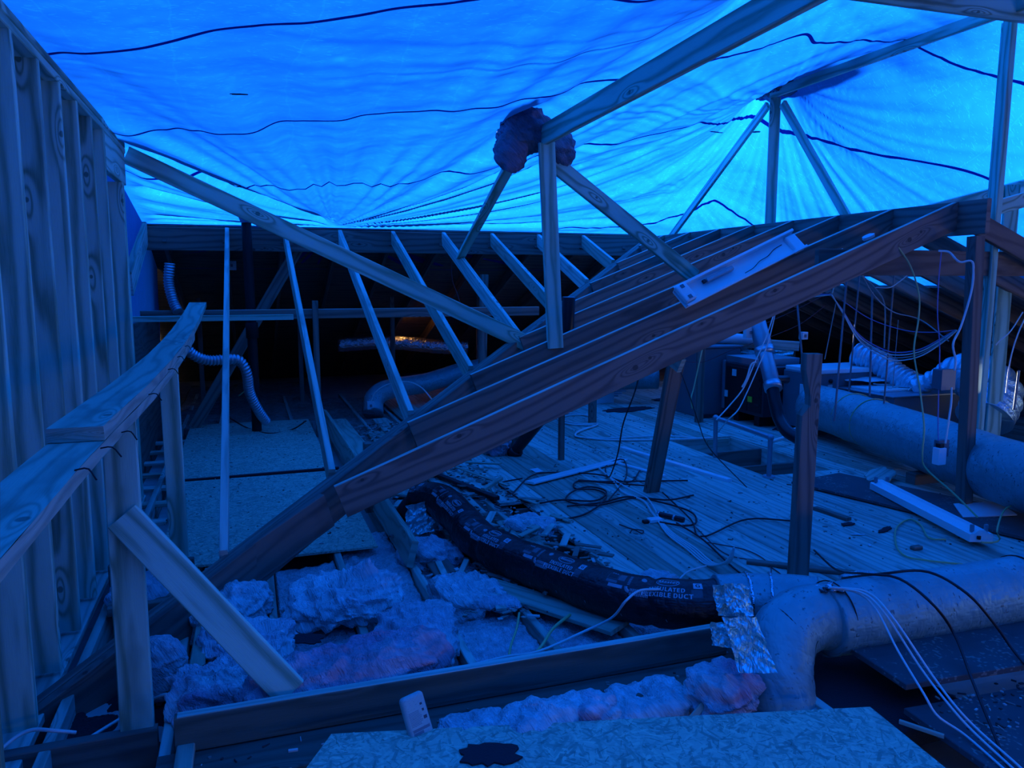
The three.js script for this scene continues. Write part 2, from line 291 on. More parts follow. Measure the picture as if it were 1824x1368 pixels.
// ---- the old roof: ridge beams, valley, common rafters on the left, jack rafters on the right
const roof = setting('roof_frame', [0, 0, 0]);
board('ridge_beam', [-1.05, RIDGE, Z1 - 0.02], [X2, RIDGE, Z1 - 0.02], 0.25, 0.04, M.old, roof, { top: true });
board('ridge_beam', [X2 + 0.02, RIDGE, Z1], [X2 + 0.02, RIDGE, -4.24], 0.25, 0.04, M.old, roof, { top: true });
for (const s of [-0.024, 0.024]) { const q = s * 0.7; board('valley_rafter', [X2 + q, RIDGE - 0.02, Z1 + q], [-0.93 + q, RIDGE - 0.02 - SLOPE * 5.97, Z1 + 5.97 + q], 0.24, 0.042, s < 0 ? M.old : M.old2, roof, { top: true }); }
for (let k = 0; k < 8; k++) {                                         // common rafters: ridge down to the valley
  const x = -0.16 + 0.61 * k, z = Z1 + (X2 - x) - 0.05;
  const j = board('rafter', [x, RIDGE, Z1], [x, frontY(z), z], 0.145, 0.042, k % 2 ? M.worn : M.deck, roof, { top: true });
  board('bare_edge', [x, RIDGE + 0.001, Z1 + 0.01], [x, frontY(z) + 0.001, z], 0.039, 0.004, M.bare, j, { wide: [1, 0, 0], c: 0.001 });
}
board('rafter', [-0.98, RIDGE + 0.02, Z1], [-0.98, frontY(-7.75) + 0.02, -7.75], 0.2, 0.04, M.deck, roof, { top: true });
board('rafter_plate', [-1.06, RIDGE + 0.035, Z1], [-1.06, frontY(-7.75) + 0.035, -7.75], 0.2, 0.03, M.worn, roof, { wide: [1, 0, 0] });
for (let k = 0; k < 8; k++) {                                         // jack rafters: valley up to the side ridge
  const z = -4.5 - 0.613 * k, x = X2 - (z - Z1) + 0.04 + (k === 0 ? 0.05 : 0), zz = z + (k === 0 ? 0.14 : 0.05);
  const j = board('jack_rafter', [x, sideY(x), zz], [X2, RIDGE, z], 0.195, 0.04, [M.old, M.old, M.old2][k % 3], roof, { top: true });
  board('bare_edge', [x, sideY(x) + 0.001, zz], [X2 - 0.02, RIDGE - 0.008, z], 0.037, 0.004, M.bare, j, { wide: [0, 0, 1], c: 0.001 });   // pale wood the sheathing used to cover
}
board('tail_rafter', [-0.52, 0.11, -3.78], [0.36, sideY(0.36) - 0.01, -4.36], 0.21, 0.045, M.old2, roof, { top: true });
board('purlin_edge', [-1.02, 1.366, -8.72], [3.32, 1.366, -8.72], 0.055, 0.004, M.bare, roof, { wide: [0, 0, 1], c: 0.001 });
for (let k = 0; k < 9; k++) {                                         // far side of the side ridge, sheathing stripped from the upper part
  const z = -4.5 - 0.613 * k;
  board('rafter', [X2 + 0.04, RIDGE, z], [10.9, RIDGE - SLOPE * (10.9 - X2), z], 0.16, 0.042, k % 2 ? M.old : M.old2, roof, { top: true });
}
for (let k = 0; k < 11; k++) { const x = -0.8 + 0.61 * k; board('rafter', [x, RIDGE - 0.01, Z1 - 0.04], [x, RIDGE - 0.01 - SLOPE * 5.8, Z1 - 5.84], 0.16, 0.042, M.old2, roof, { top: true }); }
board('collar_beam', [3.9, 1.80, -4.62], [8.2, 1.80, -4.62], 0.19, 0.042, M.old2, roof);
board('collar_beam', [4.4, 1.80, -7.0], [8.0, 1.80, -7.0], 0.16, 0.042, M.old2, roof);
// sheathing that is still on: the rear slope and the lower right slope
function plate(name, c, mat, parent, t = 0.025) {                       // a flat panel with thickness through the given corners
  const P = c.map(V), n = P[1].clone().sub(P[0]).cross(P[2].clone().sub(P[0])).normalize().multiplyScalar(t), o = P[0], pos = [], idx = [], N = P.length;
  for (const p of P) pos.push(...p.clone().sub(o).toArray()); for (const p of P) pos.push(...p.clone().add(n).sub(o).toArray());
  for (let i = 1; i < N - 1; i++) idx.push(0, i + 1, i, N, N + i, N + i + 1);
  for (let i = 0; i < N; i++) { const j = (i + 1) % N; idx.push(i, j, N + i, j, N + j, N + i); }
  let g = new THREE.BufferGeometry(); g.setAttribute('position', new THREE.Float32BufferAttribute(pos, 3)); g.setIndex(idx); g = g.toNonIndexed(); g.computeVertexNormals(); metreUV(g);
  const m = new THREE.Mesh(g, mat); m.position.copy(o); return put(m, name, parent);
}
const eaveZ = Z1 - 6.6, eaveX = X2 + 6.6, low = RIDGE - SLOPE * 6.6;
plate('rear_sheathing', [[-1.3, RIDGE + 0.012, Z1 - 0.06], [X2, RIDGE + 0.012, Z1 - 0.06], [eaveX, low + 0.012, eaveZ], [-1.3, low + 0.012, eaveZ]], M.old2, roof);
const cut = 1.75;
plate('right_sheathing', [[X2 + cut, RIDGE + 0.012 - SLOPE * cut, Z1 - cut], [X2 + cut, RIDGE + 0.012 - SLOPE * cut, -4.2], [eaveX, low + 0.012, -4.2], [eaveX, low + 0.012, eaveZ]], M.old2, roof);
const gable = setting('wall_rear', [-1.3, 0, Z1]);
plate('gable_board', [[-1.28, -0.2, -9.9], [-1.28, RIDGE - SLOPE * 0.7, -9.9], [-1.28, low, eaveZ], [-1.28, -0.2, eaveZ]], M.old2, gable);
plate('gable_board', [[-0.97, -0.2, -6.72], [-0.97, 1.28, -6.72], [-0.97, 1.28, -9.9], [-0.97, -0.2, -9.9]], M.old2, gable);
const wr = setting('wall_right', [eaveX, 0, -6]);
plate('eave_board', [[eaveX, -0.2, 3], [eaveX, -0.2, eaveZ], [eaveX, 0.05, eaveZ], [eaveX, 0.05, 3]], M.old2, wr);
plate('end_board', [[8.62, -0.2, -4.2], [8.62, 0.95, -4.2], [eaveX, low + 0.02, -4.2], [eaveX, -0.24, -4.2]], M.old2, wr);

// ---- rail and posts under the front slope
board('purlin', [-1.02, 1.315, -8.72], [3.32, 1.315, -8.72], 0.1, 0.06, M.old, roof);
const postTo = (name, x, z, h, w, t, mat, lean = [0, 0]) => board(name, [x, -0.01, z], [x + lean[0], h, z + lean[1]], w, t, mat, roof, { wide: [1, 0, 0] });
postTo('roof_post', 0.71, -8.66, 1.46, 0.06, 0.06, M.old);
postTo('roof_post', 2.62, -8.8, 1.75, 0.09, 0.06, M.old, [0.05, 0]);
postTo('roof_post', 3.81, -8.2, 1.58, 0.085, 0.06, M.old);
postTo('roof_post', 2.48, -7.18, 1.1, 0.085, 0.07, M.old2);
postTo('roof_post', 0.81, -5.55, 0.5, 0.09, 0.09, M.old);
postTo('roof_post', 5.06, -7.89, 1.98, 0.09, 0.06, M.old);
postTo('roof_post', 3.0, -5.33, 1.12, 0.115, 0.06, M.old, [-0.10, 0.5]);
postTo('roof_post', 2.75, -6.6, 0.9, 0.05, 0.05, M.old);
postTo('roof_post', 4.92, -4.14, 1.98, 0.09, 0.08, M.old2, [0.06, -0.12]);
board('roof_brace', [0.62, 2.08, -9.42], [-0.62, 0.02, -9.35], 0.13, 0.04, M.old, roof, { wide: [1, 0, 0] });
for (let k = 0; k < 5; k++) postTo('rear_post', -0.6 + 1.3 * k, -11.2, 1.45, 0.06, 0.05, M.old2);

// ---- the new stud wall on the left
const wl = setting('wall_left', [-0.89, 0, -3]);
const studZ = []; for (let k = 0; k < 9; k++) studZ.push(-2.35 - 0.418 * k);
studZ.forEach((z, k) => board('stud', [-0.885, k < 3 ? -0.02 : 0, z], [-0.885, 2.62, z], 0.14, 0.04, k % 3 === 1 ? M.pine2 : M.pine, wl, { wide: [1, 0, 0] }));
for (const z of [-6.42, -6.47]) board('stud', [-0.885, 0, z], [-0.885, 2.38, z], 0.14, 0.04, M.pine, wl, { wide: [1, 0, 0] });
board('header', [-0.84, 2.5, -5.74], [-0.84, 2.5, -6.62], 0.24, 0.045, M.pine, wl);
board('top_plate', [-0.885, 2.64, -0.6], [-0.885, 2.64, -6.66], 0.14, 0.04, M.pine, wl, { wide: [1, 0, 0] });
board('top_plate', [-0.885, 2.682, -0.6], [-0.885, 2.682, -6.66], 0.14, 0.04, M.pine2, wl, { wide: [1, 0, 0] });
board('bottom_plate', [-0.885, -0.04, -0.6], [-0.885, -0.04, -6.6], 0.14, 0.04, M.deck, wl, { wide: [1, 0, 0] });

// ================================================================ THE TARP
const TX0 = -1.0, TX1 = 8.6, TZ0 = -10.4, TZ1 = 2.6, NX = 120, NZ = 160;
const tarpH = (() => {
  const h = new Float32Array((NX + 1) * (NZ + 1)), lo = new Float32Array(h.length).fill(-9), fix = new Uint8Array(h.length), at = (i, j) => j * (NX + 1) + i;
  const gx = (i) => mix(TX0, TX1, i / NX), gz = (j) => mix(TZ0, TZ1, j / NZ);
  const near = 4.2, leftY = (z) => z > -6.7 ? 2.715 + 1.2 * smooth(-3.0, 2.6, z) : z > Z1 ? mix(RIDGE + 0.03, 2.715, (z - Z1) / 2.5) : outerY(-1, z) + 0.05;
  const line = (x, z, ax, az, bx, bz) => { const t = clamp(((x - ax) * (bx - ax) + (z - az) * (bz - az)) / ((bx - ax) ** 2 + (bz - az) ** 2)); return [Math.hypot(x - ax - t * (bx - ax), z - az - t * (bz - az)), t]; };
  for (let j = 0; j <= NZ; j++) for (let i = 0; i <= NX; i++) {
    const x = gx(i), z = gz(j), k = at(i, j); let o = -9;
    if (z < Z1 + 0.03 || x > X2 - 0.02) o = outerY(x, z) + 0.045;
    const lim = (ax, az, bx, bz, ya, yb, r) => { const [d, t] = line(x, z, ax, az, bx, bz); if (d < r) o = Math.max(o, mix(ya, yb, t) - 0.4 * d * d / r); };
    lim(2.19, -5.62, 2.19, 2.6, 2.86, 3.0, 0.06); lim(2.12, -5.72, 2.24, -5.5, 2.95, 2.95, 0.16);
    lim(5.35, -7.12, 5.35, -4.4, 3.69, 3.69, 0.06); lim(5.3, -7.2, 5.4, -7.0, 3.76, 3.76, 0.12); lim(3.3, -4.42, 7.2, -4.42, 3.77, 3.77, 0.07); lim(5.22, -8.98, 5.33, -7.15, 2.32, 3.66, 0.1); lim(5.42, -5.9, 5.38, -7.0, 2.3, 3.62, 0.1); lim(5.35, -4.4, 5.35, 2.6, 3.74, 4.4, 0.06);
    lo[k] = o;
    if (i === 0) { h[k] = leftY(z); fix[k] = 1; } else if (i === NX) { h[k] = Math.max(outerY(x, z) + 0.03, 0.1); fix[k] = 1; } else if (j === 0) { h[k] = outerY(x, z) + 0.03; fix[k] = 1; } else if (j === NZ) { h[k] = near - 0.4 * smooth(1.5, -1, x) - 2.9 * smooth(5.3, 8.6, x); fix[k] = 1; } else h[k] = Math.max(o, 2.6);
  }
  for (let it = 0; it < 900; it++) for (let j = 1; j < NZ; j++) for (let i = 1; i < NX; i++) {
    const k = at(i, j), v = 0.25 * (h[k - 1] + h[k + 1] + h[k - NX - 1] + h[k + NX + 1]) - (gz(j) > -6.2 ? 0.00016 : 0.0001);
    h[k] = Math.max(lo[k], h[k] + 1.72 * (v - h[k]));
  }
  const cub = (a, b, c, d, t) => b + 0.5 * t * (c - a + t * (2 * a - 5 * b + 4 * c - d + t * (3 * (b - c) + d - a)));
  return (x, z) => {
    const fx = clamp((x - TX0) / (TX1 - TX0)) * NX, fz = clamp((z - TZ0) / (TZ1 - TZ0)) * NZ, i = Math.min(NX - 1, Math.floor(fx)), j = Math.min(NZ - 1, Math.floor(fz)), c = (a, b) => h[at(clamp(a, 0, NX), clamp(b, 0, NZ))], row = (b) => cub(c(i - 1, b), c(i, b), c(i + 1, b), c(i + 2, b), fx - i);
    return cub(row(j - 1), row(j), row(j + 1), row(j + 2), fz - j);
  };
})();
// pleats that run out from the points where the sheet is held, and slack ripples between
const HOLD = [[1.0, -9.25, 0.15, 34, 1.9, 0.2], [2.19, -5.65, 0.005, 34, 1.4, 0.4], [5.35, -7.1, 0.05, 46, 1.3, 0.3], [5.1, -8.4, 0.06, 18, 0.8, 0.3], [3.4, -4.4, 0.022, 28, 1.6, 0.4]];
function pleats(x, z) {
  let s = 0;
  HOLD.forEach(([ax, az, amp, k, reach, start], n) => {
    const r = Math.hypot(x - ax, z - az), th = Math.atan2(z - az, x - ax) * k / 6.2832;
    const wob = 0.5 * fbm(x * 0.8 + n * 9, z * 0.8, 0, 2), v = vnoise(th * 2.2 + wob + 40 + n * 31, r * 0.25 + n * 3) + 0.55 * vnoise(th * 5.1 + wob + 90, r * 0.4 + n * 5);
    s += amp * r * (v - 0.78) * smooth(0.0, start, r) * Math.exp(-r / reach);
  });
  const fx = 1.87, fz = -2.55, fl = fx * fx + fz * fz, t = ((x + 0.85) * fx + (z + 6.65) * fz) / fl, d = ((x + 0.85) * fz - (z + 6.65) * fx) / Math.sqrt(fl);   // one hard crease from the wall corner to the ridge
  s += 0.09 * Math.exp(-Math.abs(d) / 0.13) * smooth(-0.05, 0.12, t) * smooth(1.03, 0.85, t);
  const u = x * 0.82 + z * 0.57, v = -x * 0.57 + z * 0.82;
  s += 0.006 * (fbm(u * 0.9 + 5, v * 3.2, 0, 3) - 0.44) + 0.0034 * (fbm(u * 9 + 3, v * 16, 0, 2) - 0.37);
  return s;
}
const edgeFade = (x, z) => smooth(0, 0.25, x - TX0) * smooth(0, 0.25, TX1 - x) * smooth(0, 0.25, z - TZ0) * smooth(0, 0.25, TZ1 - z);
const tarpY = (x, z) => tarpH(x, z) + pleats(x, z) * edgeFade(x, z);
// woven plastic: faint weave, pale scuffs where the coating has creased
const scuff = canvasTex(2048, 2048, (ctx, w, h) => {
  const r = rng(77); ctx.fillStyle = '#9c9c9c'; ctx.fillRect(0, 0, w, h);
  for (const [x0, sl] of [[0.12, 0.02], [0.31, -0.015], [0.52, 0.03], [0.74, -0.02], [0.9, 0.01]]) { ctx.strokeStyle = 'rgba(255,255,255,0.55)'; ctx.lineWidth = 4; ctx.beginPath(); for (let y = 0; y <= h; y += 64) { const x = w * (x0 + sl * Math.sin(y / h * 6.2832)) + 5 * Math.sin(y * 0.03 + x0 * 40); y ? ctx.lineTo(x, y) : ctx.moveTo(x, y); } ctx.stroke(); ctx.strokeStyle = 'rgba(70,70,70,0.4)'; ctx.lineWidth = 3; ctx.translate(7, 0); ctx.stroke(); ctx.translate(-7, 0); }
  for (let i = 0; i < 9000; i++) { const x = r() * w, y = r() * h, a = (r() - 0.5) * 1.1, L = 6 + 40 * r() * r(); ctx.strokeStyle = r() < 0.62 ? `rgba(255,255,255,${0.12 + 0.4 * r()})` : `rgba(120,120,120,${0.08 + 0.2 * r()})`; ctx.lineWidth = 0.8 + 1.8 * r(); ctx.beginPath(); ctx.moveTo(x, y); ctx.quadraticCurveTo(x + Math.cos(a) * L * 0.5 + 4 * r(), y + Math.sin(a) * L * 0.5, x + Math.cos(a) * L, y + Math.sin(a) * L + 3 * r()); ctx.stroke(); }
  for (let i = 0; i < 700; i++) { const x = r() * w, y = r() * h, s = 8 + 30 * r(); const g = ctx.createRadialGradient(x, y, 0, x, y, s); g.addColorStop(0, `rgba(255,255,255,${0.05 + 0.08 * r()})`); g.addColorStop(1, 'rgba(255,255,255,0)'); ctx.fillStyle = g; ctx.fillRect(x - s, y - s, 2 * s, 2 * s); }
});
M.tarp = phys({ color: new THREE.Color().setRGB(0.003, 0.130, 1.0), map: per(scuff, 2.6, 2.6), transmission: 0.55, thickness: 0, roughness: 1, specularIntensity: 0.15, ior: 1.4, side: THREE.DoubleSide });
M.seam = phys({ color: new THREE.Color().setRGB(0.004, 0.03, 0.22), transmission: 0.3, thickness: 0, roughness: 1, specularIntensity: 0.1, side: THREE.DoubleSide });
function sheetGeo(nu, nv, fn) {
  const pos = [], uv = [], idx = []; for (let j = 0; j <= nv; j++) for (let i = 0; i <= nu; i++) { const [p, q] = fn(i / nu, j / nv); pos.push(...p); uv.push(...q); }
  for (let j = 0; j < nv; j++) for (let i = 0; i < nu; i++) { const a = j * (nu + 1) + i, b = a + nu + 1; idx.push(a, b, a + 1, b, b + 1, a + 1); }
  const g = new THREE.BufferGeometry(); g.setAttribute('position', new THREE.Float32BufferAttribute(pos, 3)); g.setAttribute('uv', new THREE.Float32BufferAttribute(uv, 2)); g.setIndex(idx); g.computeVertexNormals(); return g;
}
const tarp = thing('blue_tarp', 'large blue plastic tarp stretched as a roof over the open attic', 'tarp', [0, 2.7, -4]);
put(new THREE.Mesh(sheetGeo(400, 520, (a, b) => { const x = mix(TX0, TX1, a), z = mix(TZ0, TZ1, b); return [[x, tarpY(x, z), z], [x, z]]; }), M.tarp), 'sheet', tarp);
const hang = (n, p, q, hem = -0.2) => put(new THREE.Mesh(sheetGeo(n, 50, (a, b) => { const x = mix(p[0], q[0], a), z = mix(p[1], q[1], a), t = tarpH(x, z), y = mix(t, hem, b), out = 0.05 * b + 0.05 * (fbm(a * n * 0.12, b * 1.5 + 4, 0, 3) - 0.44) * Math.min(1, b * 5); const nx = q[1] === p[1] ? 0 : Math.sign(p[0] - 3), nz = q[1] === p[1] ? 1 : 0; return [[x + nx * out, y, z + nz * out], [a * n * 0.08, b * 2.6]]; }), M.tarp), 'side_panel', tarp);
hang(170, [TX0, TZ0], [TX0, TZ1]); hang(120, [TX0, TZ1], [TX1, TZ1], 0.22);   // the near end stops short of the floor: daylight comes in under it hang(100, [TX1, TZ1], [TX1, -4.25]);
function seam(pts) {                                                  // doubled hem strips that run right across the sheet
  const c = new THREE.CatmullRomCurve3(pts.map(([x, z]) => new THREE.Vector3(x, 0, z)));
  put(new THREE.Mesh(sheetGeo(260, 2, (a, b) => { const p = c.getPoint(a), t = c.getTangent(a), k = (b - 0.5) * 0.028, x = clamp(p.x - t.z * k, TX0, TX1), z = p.z + t.x * k; return [[x, tarpY(x, z) - 0.006 - 0.004 * (b === 0.5 ? 1 : 0), z], [x, z]]; }), M.seam), 'seam', tarp);
}
seam([[-0.98, -4.4], [-0.27, -3.88], [0.42, -3.57], [1.0, -3.39], [1.3, -3.36], [1.69, -3.53], [1.96, -3.6], [2.3, -3.45], [3.4, -3.3], [5.3, -3.2], [8.5, -3.0]]);
seam([[-0.98, -6.1], [-0.62, -6.05], [-0.26, -5.71], [0.2, -5.46], [0.61, -5.28], [1.11, -5.18], [1.72, -5.17], [2.32, -5.21], [3.36, -5.27], [3.88, -5.24], [4.13, -5.14], [4.34, -5.27], [4.59, -5.27], [5.27, -5.4], [5.79, -5.29], [6.36, -5.09], [8.5, -4.5]]);
seam([[-0.98, -7.3], [-0.49, -7.38], [-0.18, -7.47], [-0.02, -7.58], [0.05, -7.45], [0.82, -7.25], [1.78, -6.93], [2.32, -6.81], [2.78, -6.73], [3.51, -6.72], [4.22, -6.79], [4.44, -6.93], [4.7, -7.14], [4.98, -7.35], [5.2, -7.46], [5.34, -7.45], [5.57, -7.37], [5.77, -7.15], [6.18, -6.53], [6.79, -5.79], [8.5, -5.3]]);
seam([[3.56, -9.28], [3.77, -9.1], [4.24, -9.1], [4.9, -9.0], [5.29, -8.7], [5.51, -8.41], [5.82, -8.39], [8.5, -8.2]]);

// ================================================================ NEW TIMBER THAT CARRIES THE TARP
const sf1 = thing('tarp_support', 'new timber tripod with a long beam rising towards the viewer under the tarp', 'support', [2.29, 1.2, -5.58], 'timber frames holding up the tarp');
board('beam', [2.19, 2.758, -5.64], [2.19, 2.93, 2.2], 0.15, 0.05, M.pine, sf1);
board('post', [2.3, 1.14, -5.66], [2.2, 2.70, -5.62], 0.125, 0.04, M.pine, sf1, { wide: [1, 0, 0.1] });
board('brace', [1.985, 2.60, -5.74], [2.276, 1.93, -8.42], 0.09, 0.04, M.pine, sf1, { wide: [1, 0, 0] });
board('brace', [2.23, 2.6, -5.68], [3.66, 1.70, -5.84], 0.13, 0.04, M.pine2, sf1, { wide: [0, 1, 0] });
const sf2 = thing('tarp_support', 'taller new timber tripod standing behind the side ridge with a thin beam', 'support', [5.35, 2.2, -7.1], 'timber frames holding up the tarp');
board('beam', [5.35, 3.63, -7.16], [5.35, 3.63, -4.3], 0.09, 0.04, M.pine, sf2);
board('post', [5.36, 2.12, -7.1], [5.36, 3.58, -7.1], 0.11, 0.04, M.pine, sf2, { wide: [1, 0, 0.6] });
board('brace', [5.22, 2.22, -8.95], [5.33, 3.52, -7.18], 0.09, 0.04, M.pine, sf2, { wide: [0, 0, 1] });
board('brace', [5.42, 2.16, -5.95], [5.38, 3.5, -7.0], 0.09, 0.04, M.pine, sf2, { wide: [0, 0, 1] });
const sf3 = thing('tarp_support', 'tall pale new post under a heavy cross beam at the right edge', 'support', [5.63, 0, -4.68], 'timber frames holding up the tarp');
for (const s of [-1, 1]) board('post', [5.63 + 0.027 * s, -0.01, -4.68 - 0.03 * s], [5.55 + 0.027 * s, 3.62, -4.6 - 0.03 * s], 0.05, 0.1, M.pine, sf3, { wide: [1, 0, 0.3] });
board('cross_beam', [3.3, 3.63, -4.42], [7.2, 3.66, -4.42], 0.2, 0.09, M.pine2, sf3);
const sf4 = thing('timber_brace', 'pair of pale timber braces rising to the right behind the tall post', 'brace', [5.3, 2.2, -5.2]);
board('brace', [5.15, 2.18, -5.0], [7.4, 2.66, -5.4], 0.13, 0.04, M.pine, sf4, { wide: [0, 1, 0] });
board('brace', [5.2, 2.12, -4.75], [7.2, 2.56, -5.0], 0.12, 0.04, M.pine2, sf4, { wide: [0, 1, 0] });
board('upright', [6.4, 0.0, -5.15], [6.4, 2.5, -5.15], 0.12, 0.04, M.pine, sf4, { wide: [1, 0, 0.5] });
const lb = board('long_brace', [-0.83, 2.64, -6.86], [2.3, 1.13, -6.3], 0.14, 0.04, M.pine, null, { wide: [0, 1, 0] });
tag(lb, 'long pale timber brace sloping from the stud wall down to the rafters', 'brace');
// pads of glass wool that keep the tarp off the timber points
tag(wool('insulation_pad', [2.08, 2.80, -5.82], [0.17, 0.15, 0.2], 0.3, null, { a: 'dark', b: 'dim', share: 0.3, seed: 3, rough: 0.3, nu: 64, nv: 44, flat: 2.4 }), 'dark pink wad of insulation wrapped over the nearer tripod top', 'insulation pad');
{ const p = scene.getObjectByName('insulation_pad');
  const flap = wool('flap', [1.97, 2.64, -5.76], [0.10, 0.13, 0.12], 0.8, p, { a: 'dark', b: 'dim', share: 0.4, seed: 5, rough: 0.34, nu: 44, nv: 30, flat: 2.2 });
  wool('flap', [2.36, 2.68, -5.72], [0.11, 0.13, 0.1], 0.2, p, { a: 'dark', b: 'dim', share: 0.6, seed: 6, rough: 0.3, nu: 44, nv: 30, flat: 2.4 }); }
tag(wool('insulation_pad', [5.36, 3.70, -7.2], [0.2, 0.09, 0.28], 0.5, null, { a: 'dim', b: 'dark', share: 0.5, seed: 9, rough: 0.34, nu: 56, nv: 36, flat: 2.4 }), 'ragged dark wad of insulation on top of the farther tripod', 'insulation pad');
// scraps stuck to the underside of the sheet
{ const bits = [[0.01, -4.66, 0.06, 0.014, -0.2], [4.78, -7.31, 0.11, 0.022, 0.1], [5.43, -7.51, 0.05, 0.06, 0.8]];
  for (const [x, z, a, b, t] of bits) slab('scrap', ragged(a, b, 14, 0.45), 0.004, M.felt, tarp, [x, tarpY(x, z) - 0.03, z], t); }

// ================================================================ GUARD RAIL ON THE LEFT
const gr = thing('guard_rail', 'rough timber guard rail of bowed doubled boards beside the stud wall', 'railing', [-0.43, 0, -4]);
{
  const c = new THREE.CatmullRomCurve3([[-0.47, 1.20, -1.2], [-0.46, 1.215, -2.2], [-0.43, 1.23, -3.4], [-0.42, 1.25, -4.6], [-0.415, 1.29, -5.6], [-0.41, 1.35, -6.5], [-0.40, 1.44, -7.4]].map(V));
  const bent = (name, t0, t1, y0, th, mat) => {                     // a flat board that follows the bow
    const N = 26, pos = [], uv = [], idx = [], w = 0.07, u0 = R() * 2;
    for (let i = 0; i <= N; i++) { const p = c.getPoint(mix(t0, t1, i / N)); [[-w, 0], [w, 0], [w, 0], [w, th], [w, th], [-w, th], [-w, th], [-w, 0]].forEach(([dx, dy], k) => { pos.push(p.x + dx + 0.006 * (fbm(i * 0.9, k, 0, 2) - 0.4), p.y + y0 + dy, p.z); uv.push(u0 - p.z, [0, 0.14, 0.14, 0.178, 0.178, 0.318, 0.318, 0.356][k]); }); }
    for (let i = 0; i < N; i++) for (let k = 0; k < 8; k += 2) { const a = i * 8 + k, b = a + 8; idx.push(a, a + 1, b, b, a + 1, b + 1); }
    for (const i of [0, N]) { const a = i * 8, s = pos.length / 3; for (const k of [0, 1, 3, 5]) { pos.push(pos[3 * (a + k)], pos[3 * (a + k) + 1], pos[3 * (a + k) + 2]); uv.push(u0 + 0.3 * (k % 3), 0.1 * k); } i ? idx.push(s, s + 1, s + 2, s, s + 2, s + 3) : idx.push(s, s + 2, s + 1, s, s + 3, s + 2); }
    const o = c.getPoint(t0); for (let i = 0; i < pos.length; i += 3) { pos[i] -= o.x; pos[i + 1] -= o.y; pos[i + 2] -= o.z; }
    const g = new THREE.BufferGeometry(); g.setAttribute('position', new THREE.Float32BufferAttribute(pos, 3)); g.setAttribute('uv', new THREE.Float32BufferAttribute(uv, 2)); g.setIndex(idx); g.computeVertexNormals();
    const m = new THREE.Mesh(g, mat); m.material.side = THREE.DoubleSide; m.position.copy(o); return put(m, name, gr);
  };
  const railLow = bent('rail', 0, 0.70, -0.04, 0.038, M.worn); bent('rail', 0.19, 1, 0, 0.04, M.worn);
  // bent nails left in the side of the rail
  const nails = [[-2.02, 0.03, 0.05], [-2.3, 0.02, 0.06], [-2.62, 0.0, 0.05], [-3.2, 0.03, 0.05], [-3.9, 0.04, 0.05], [-4.4, 0.04, 0.04], [-4.9, 0.04, 0.04]];
  for (const [z, dy, l] of nails) { const t = clamp((-z - 1.2) / 6.2), p = c.getPoint(t), q = [p.x + 0.065, p.y - 0.03 + dy, z]; sweep('nail', [q, [q[0] + l * 0.6, q[1] + 0.004, q[2] + 0.01], [q[0] + l, q[1] - 0.02, q[2] + 0.03]], 0.0022, M.iron, railLow, { rad: 5, seg: 6 }); }
}
board('post', [-0.45, -0.01, -3.02], [-0.46, 1.18, -3.12], 0.115, 0.04, M.pine2, gr, { wide: [1, 0, 0] });
board('post', [-0.43, 0.02, -4.8], [-0.43, 1.22, -4.75], 0.1, 0.04, M.pine, gr, { wide: [1, 0, 0] });
board('brace', [-0.46, 0.80, -3.07], [0.1, 0.12, -2.86], 0.12, 0.04, M.pine, gr, { wide: [1, 0.4, 0] });
board('ledger', [-0.95, 1.33, -7.6], [0.42, 1.33, -7.62], 0.05, 0.09, M.pine, gr);

// ================================================================ TIMBER AND SHEETS ON THE FLOOR, NEAR
const kb = thing('kerb_beam', 'weathered upright plank on a flat ledger board across the foreground', 'beam', [0.8, 0, -2.8]);
board('upright_plank', [-0.30, 0.068, -2.80], [1.97, 0.068, -2.81], 0.135, 0.042, M.weathered, kb);
board('bare_edge', [-0.29, 0.136, -2.80], [1.965, 0.136, -2.81], 0.038, 0.003, M.bare, kb.children[0], { wide: [0, 0, 1], c: 0.001 });
board('ledger_board', [-0.36, -0.028, -2.69], [2.0, -0.028, -2.70], 0.22, 0.05, M.weathered, kb, { wide: [0, 0, 1] });
const db = board('floor_beam', [-1.3, -0.1, -2.98], [-0.38, -0.1, -3.0], 0.2, 0.05, M.old2, null);
tag(db, 'dark brown joist at the bottom left under the guard rail post', 'beam');
const so = thing('strand_board', 'pale strand board sheet lying across the bottom of the picture', 'board', [1.2, 0.02, -2.1], 'strand board sheets');
{ const c = [[0.226, 0.046, -2.66], [2.19, 0.046, -2.176], [2.136, 0.046, -1.729], [0.038, 0.046, -2.332]]; slab('sheet', c.map((q) => [q[0] - c[0][0], c[0][2] - q[2]]).reverse(), 0.016, M.osb, so, [c[0][0], 0.03, c[0][2]]); }
function sheetOn(label, x0, x1, z0, z1, y, t, mat) { const m = box('strand_board', [x0, y, z0], [x1, y + t, z1], mat, null, 0.003); return tag(m, label, 'board', 'strand board sheets'); }
sheetOn('strand board sheet lying behind the nearer rafters, nearer of the two on the left', -0.56, 0.72, -6.80, -4.7, 0.0, 0.016, M.osb);
sheetOn('strand board sheet lying far back on the left joists by the vent pipe', -0.66, 0.66, -9.55, -6.86, 0.0, 0.016, M.osb);
tag(board('edge_strip', [-0.6, 0.012, -6.83], [0.72, 0.02, -6.84], 0.03, 0.035, std({ color: 0x5a1f22, roughness: 0.8 }), null), 'dark red painted strip between the two strand board sheets', 'strip');
tag(board('loose_plank', [0.98, 0.02, -9.3], [1.02, 0.02, -6.15], 0.2, 0.035, M.worn, null, { wide: [1, 0, 0] }), 'wide pale plank lying lengthwise right of the far strand board', 'plank');
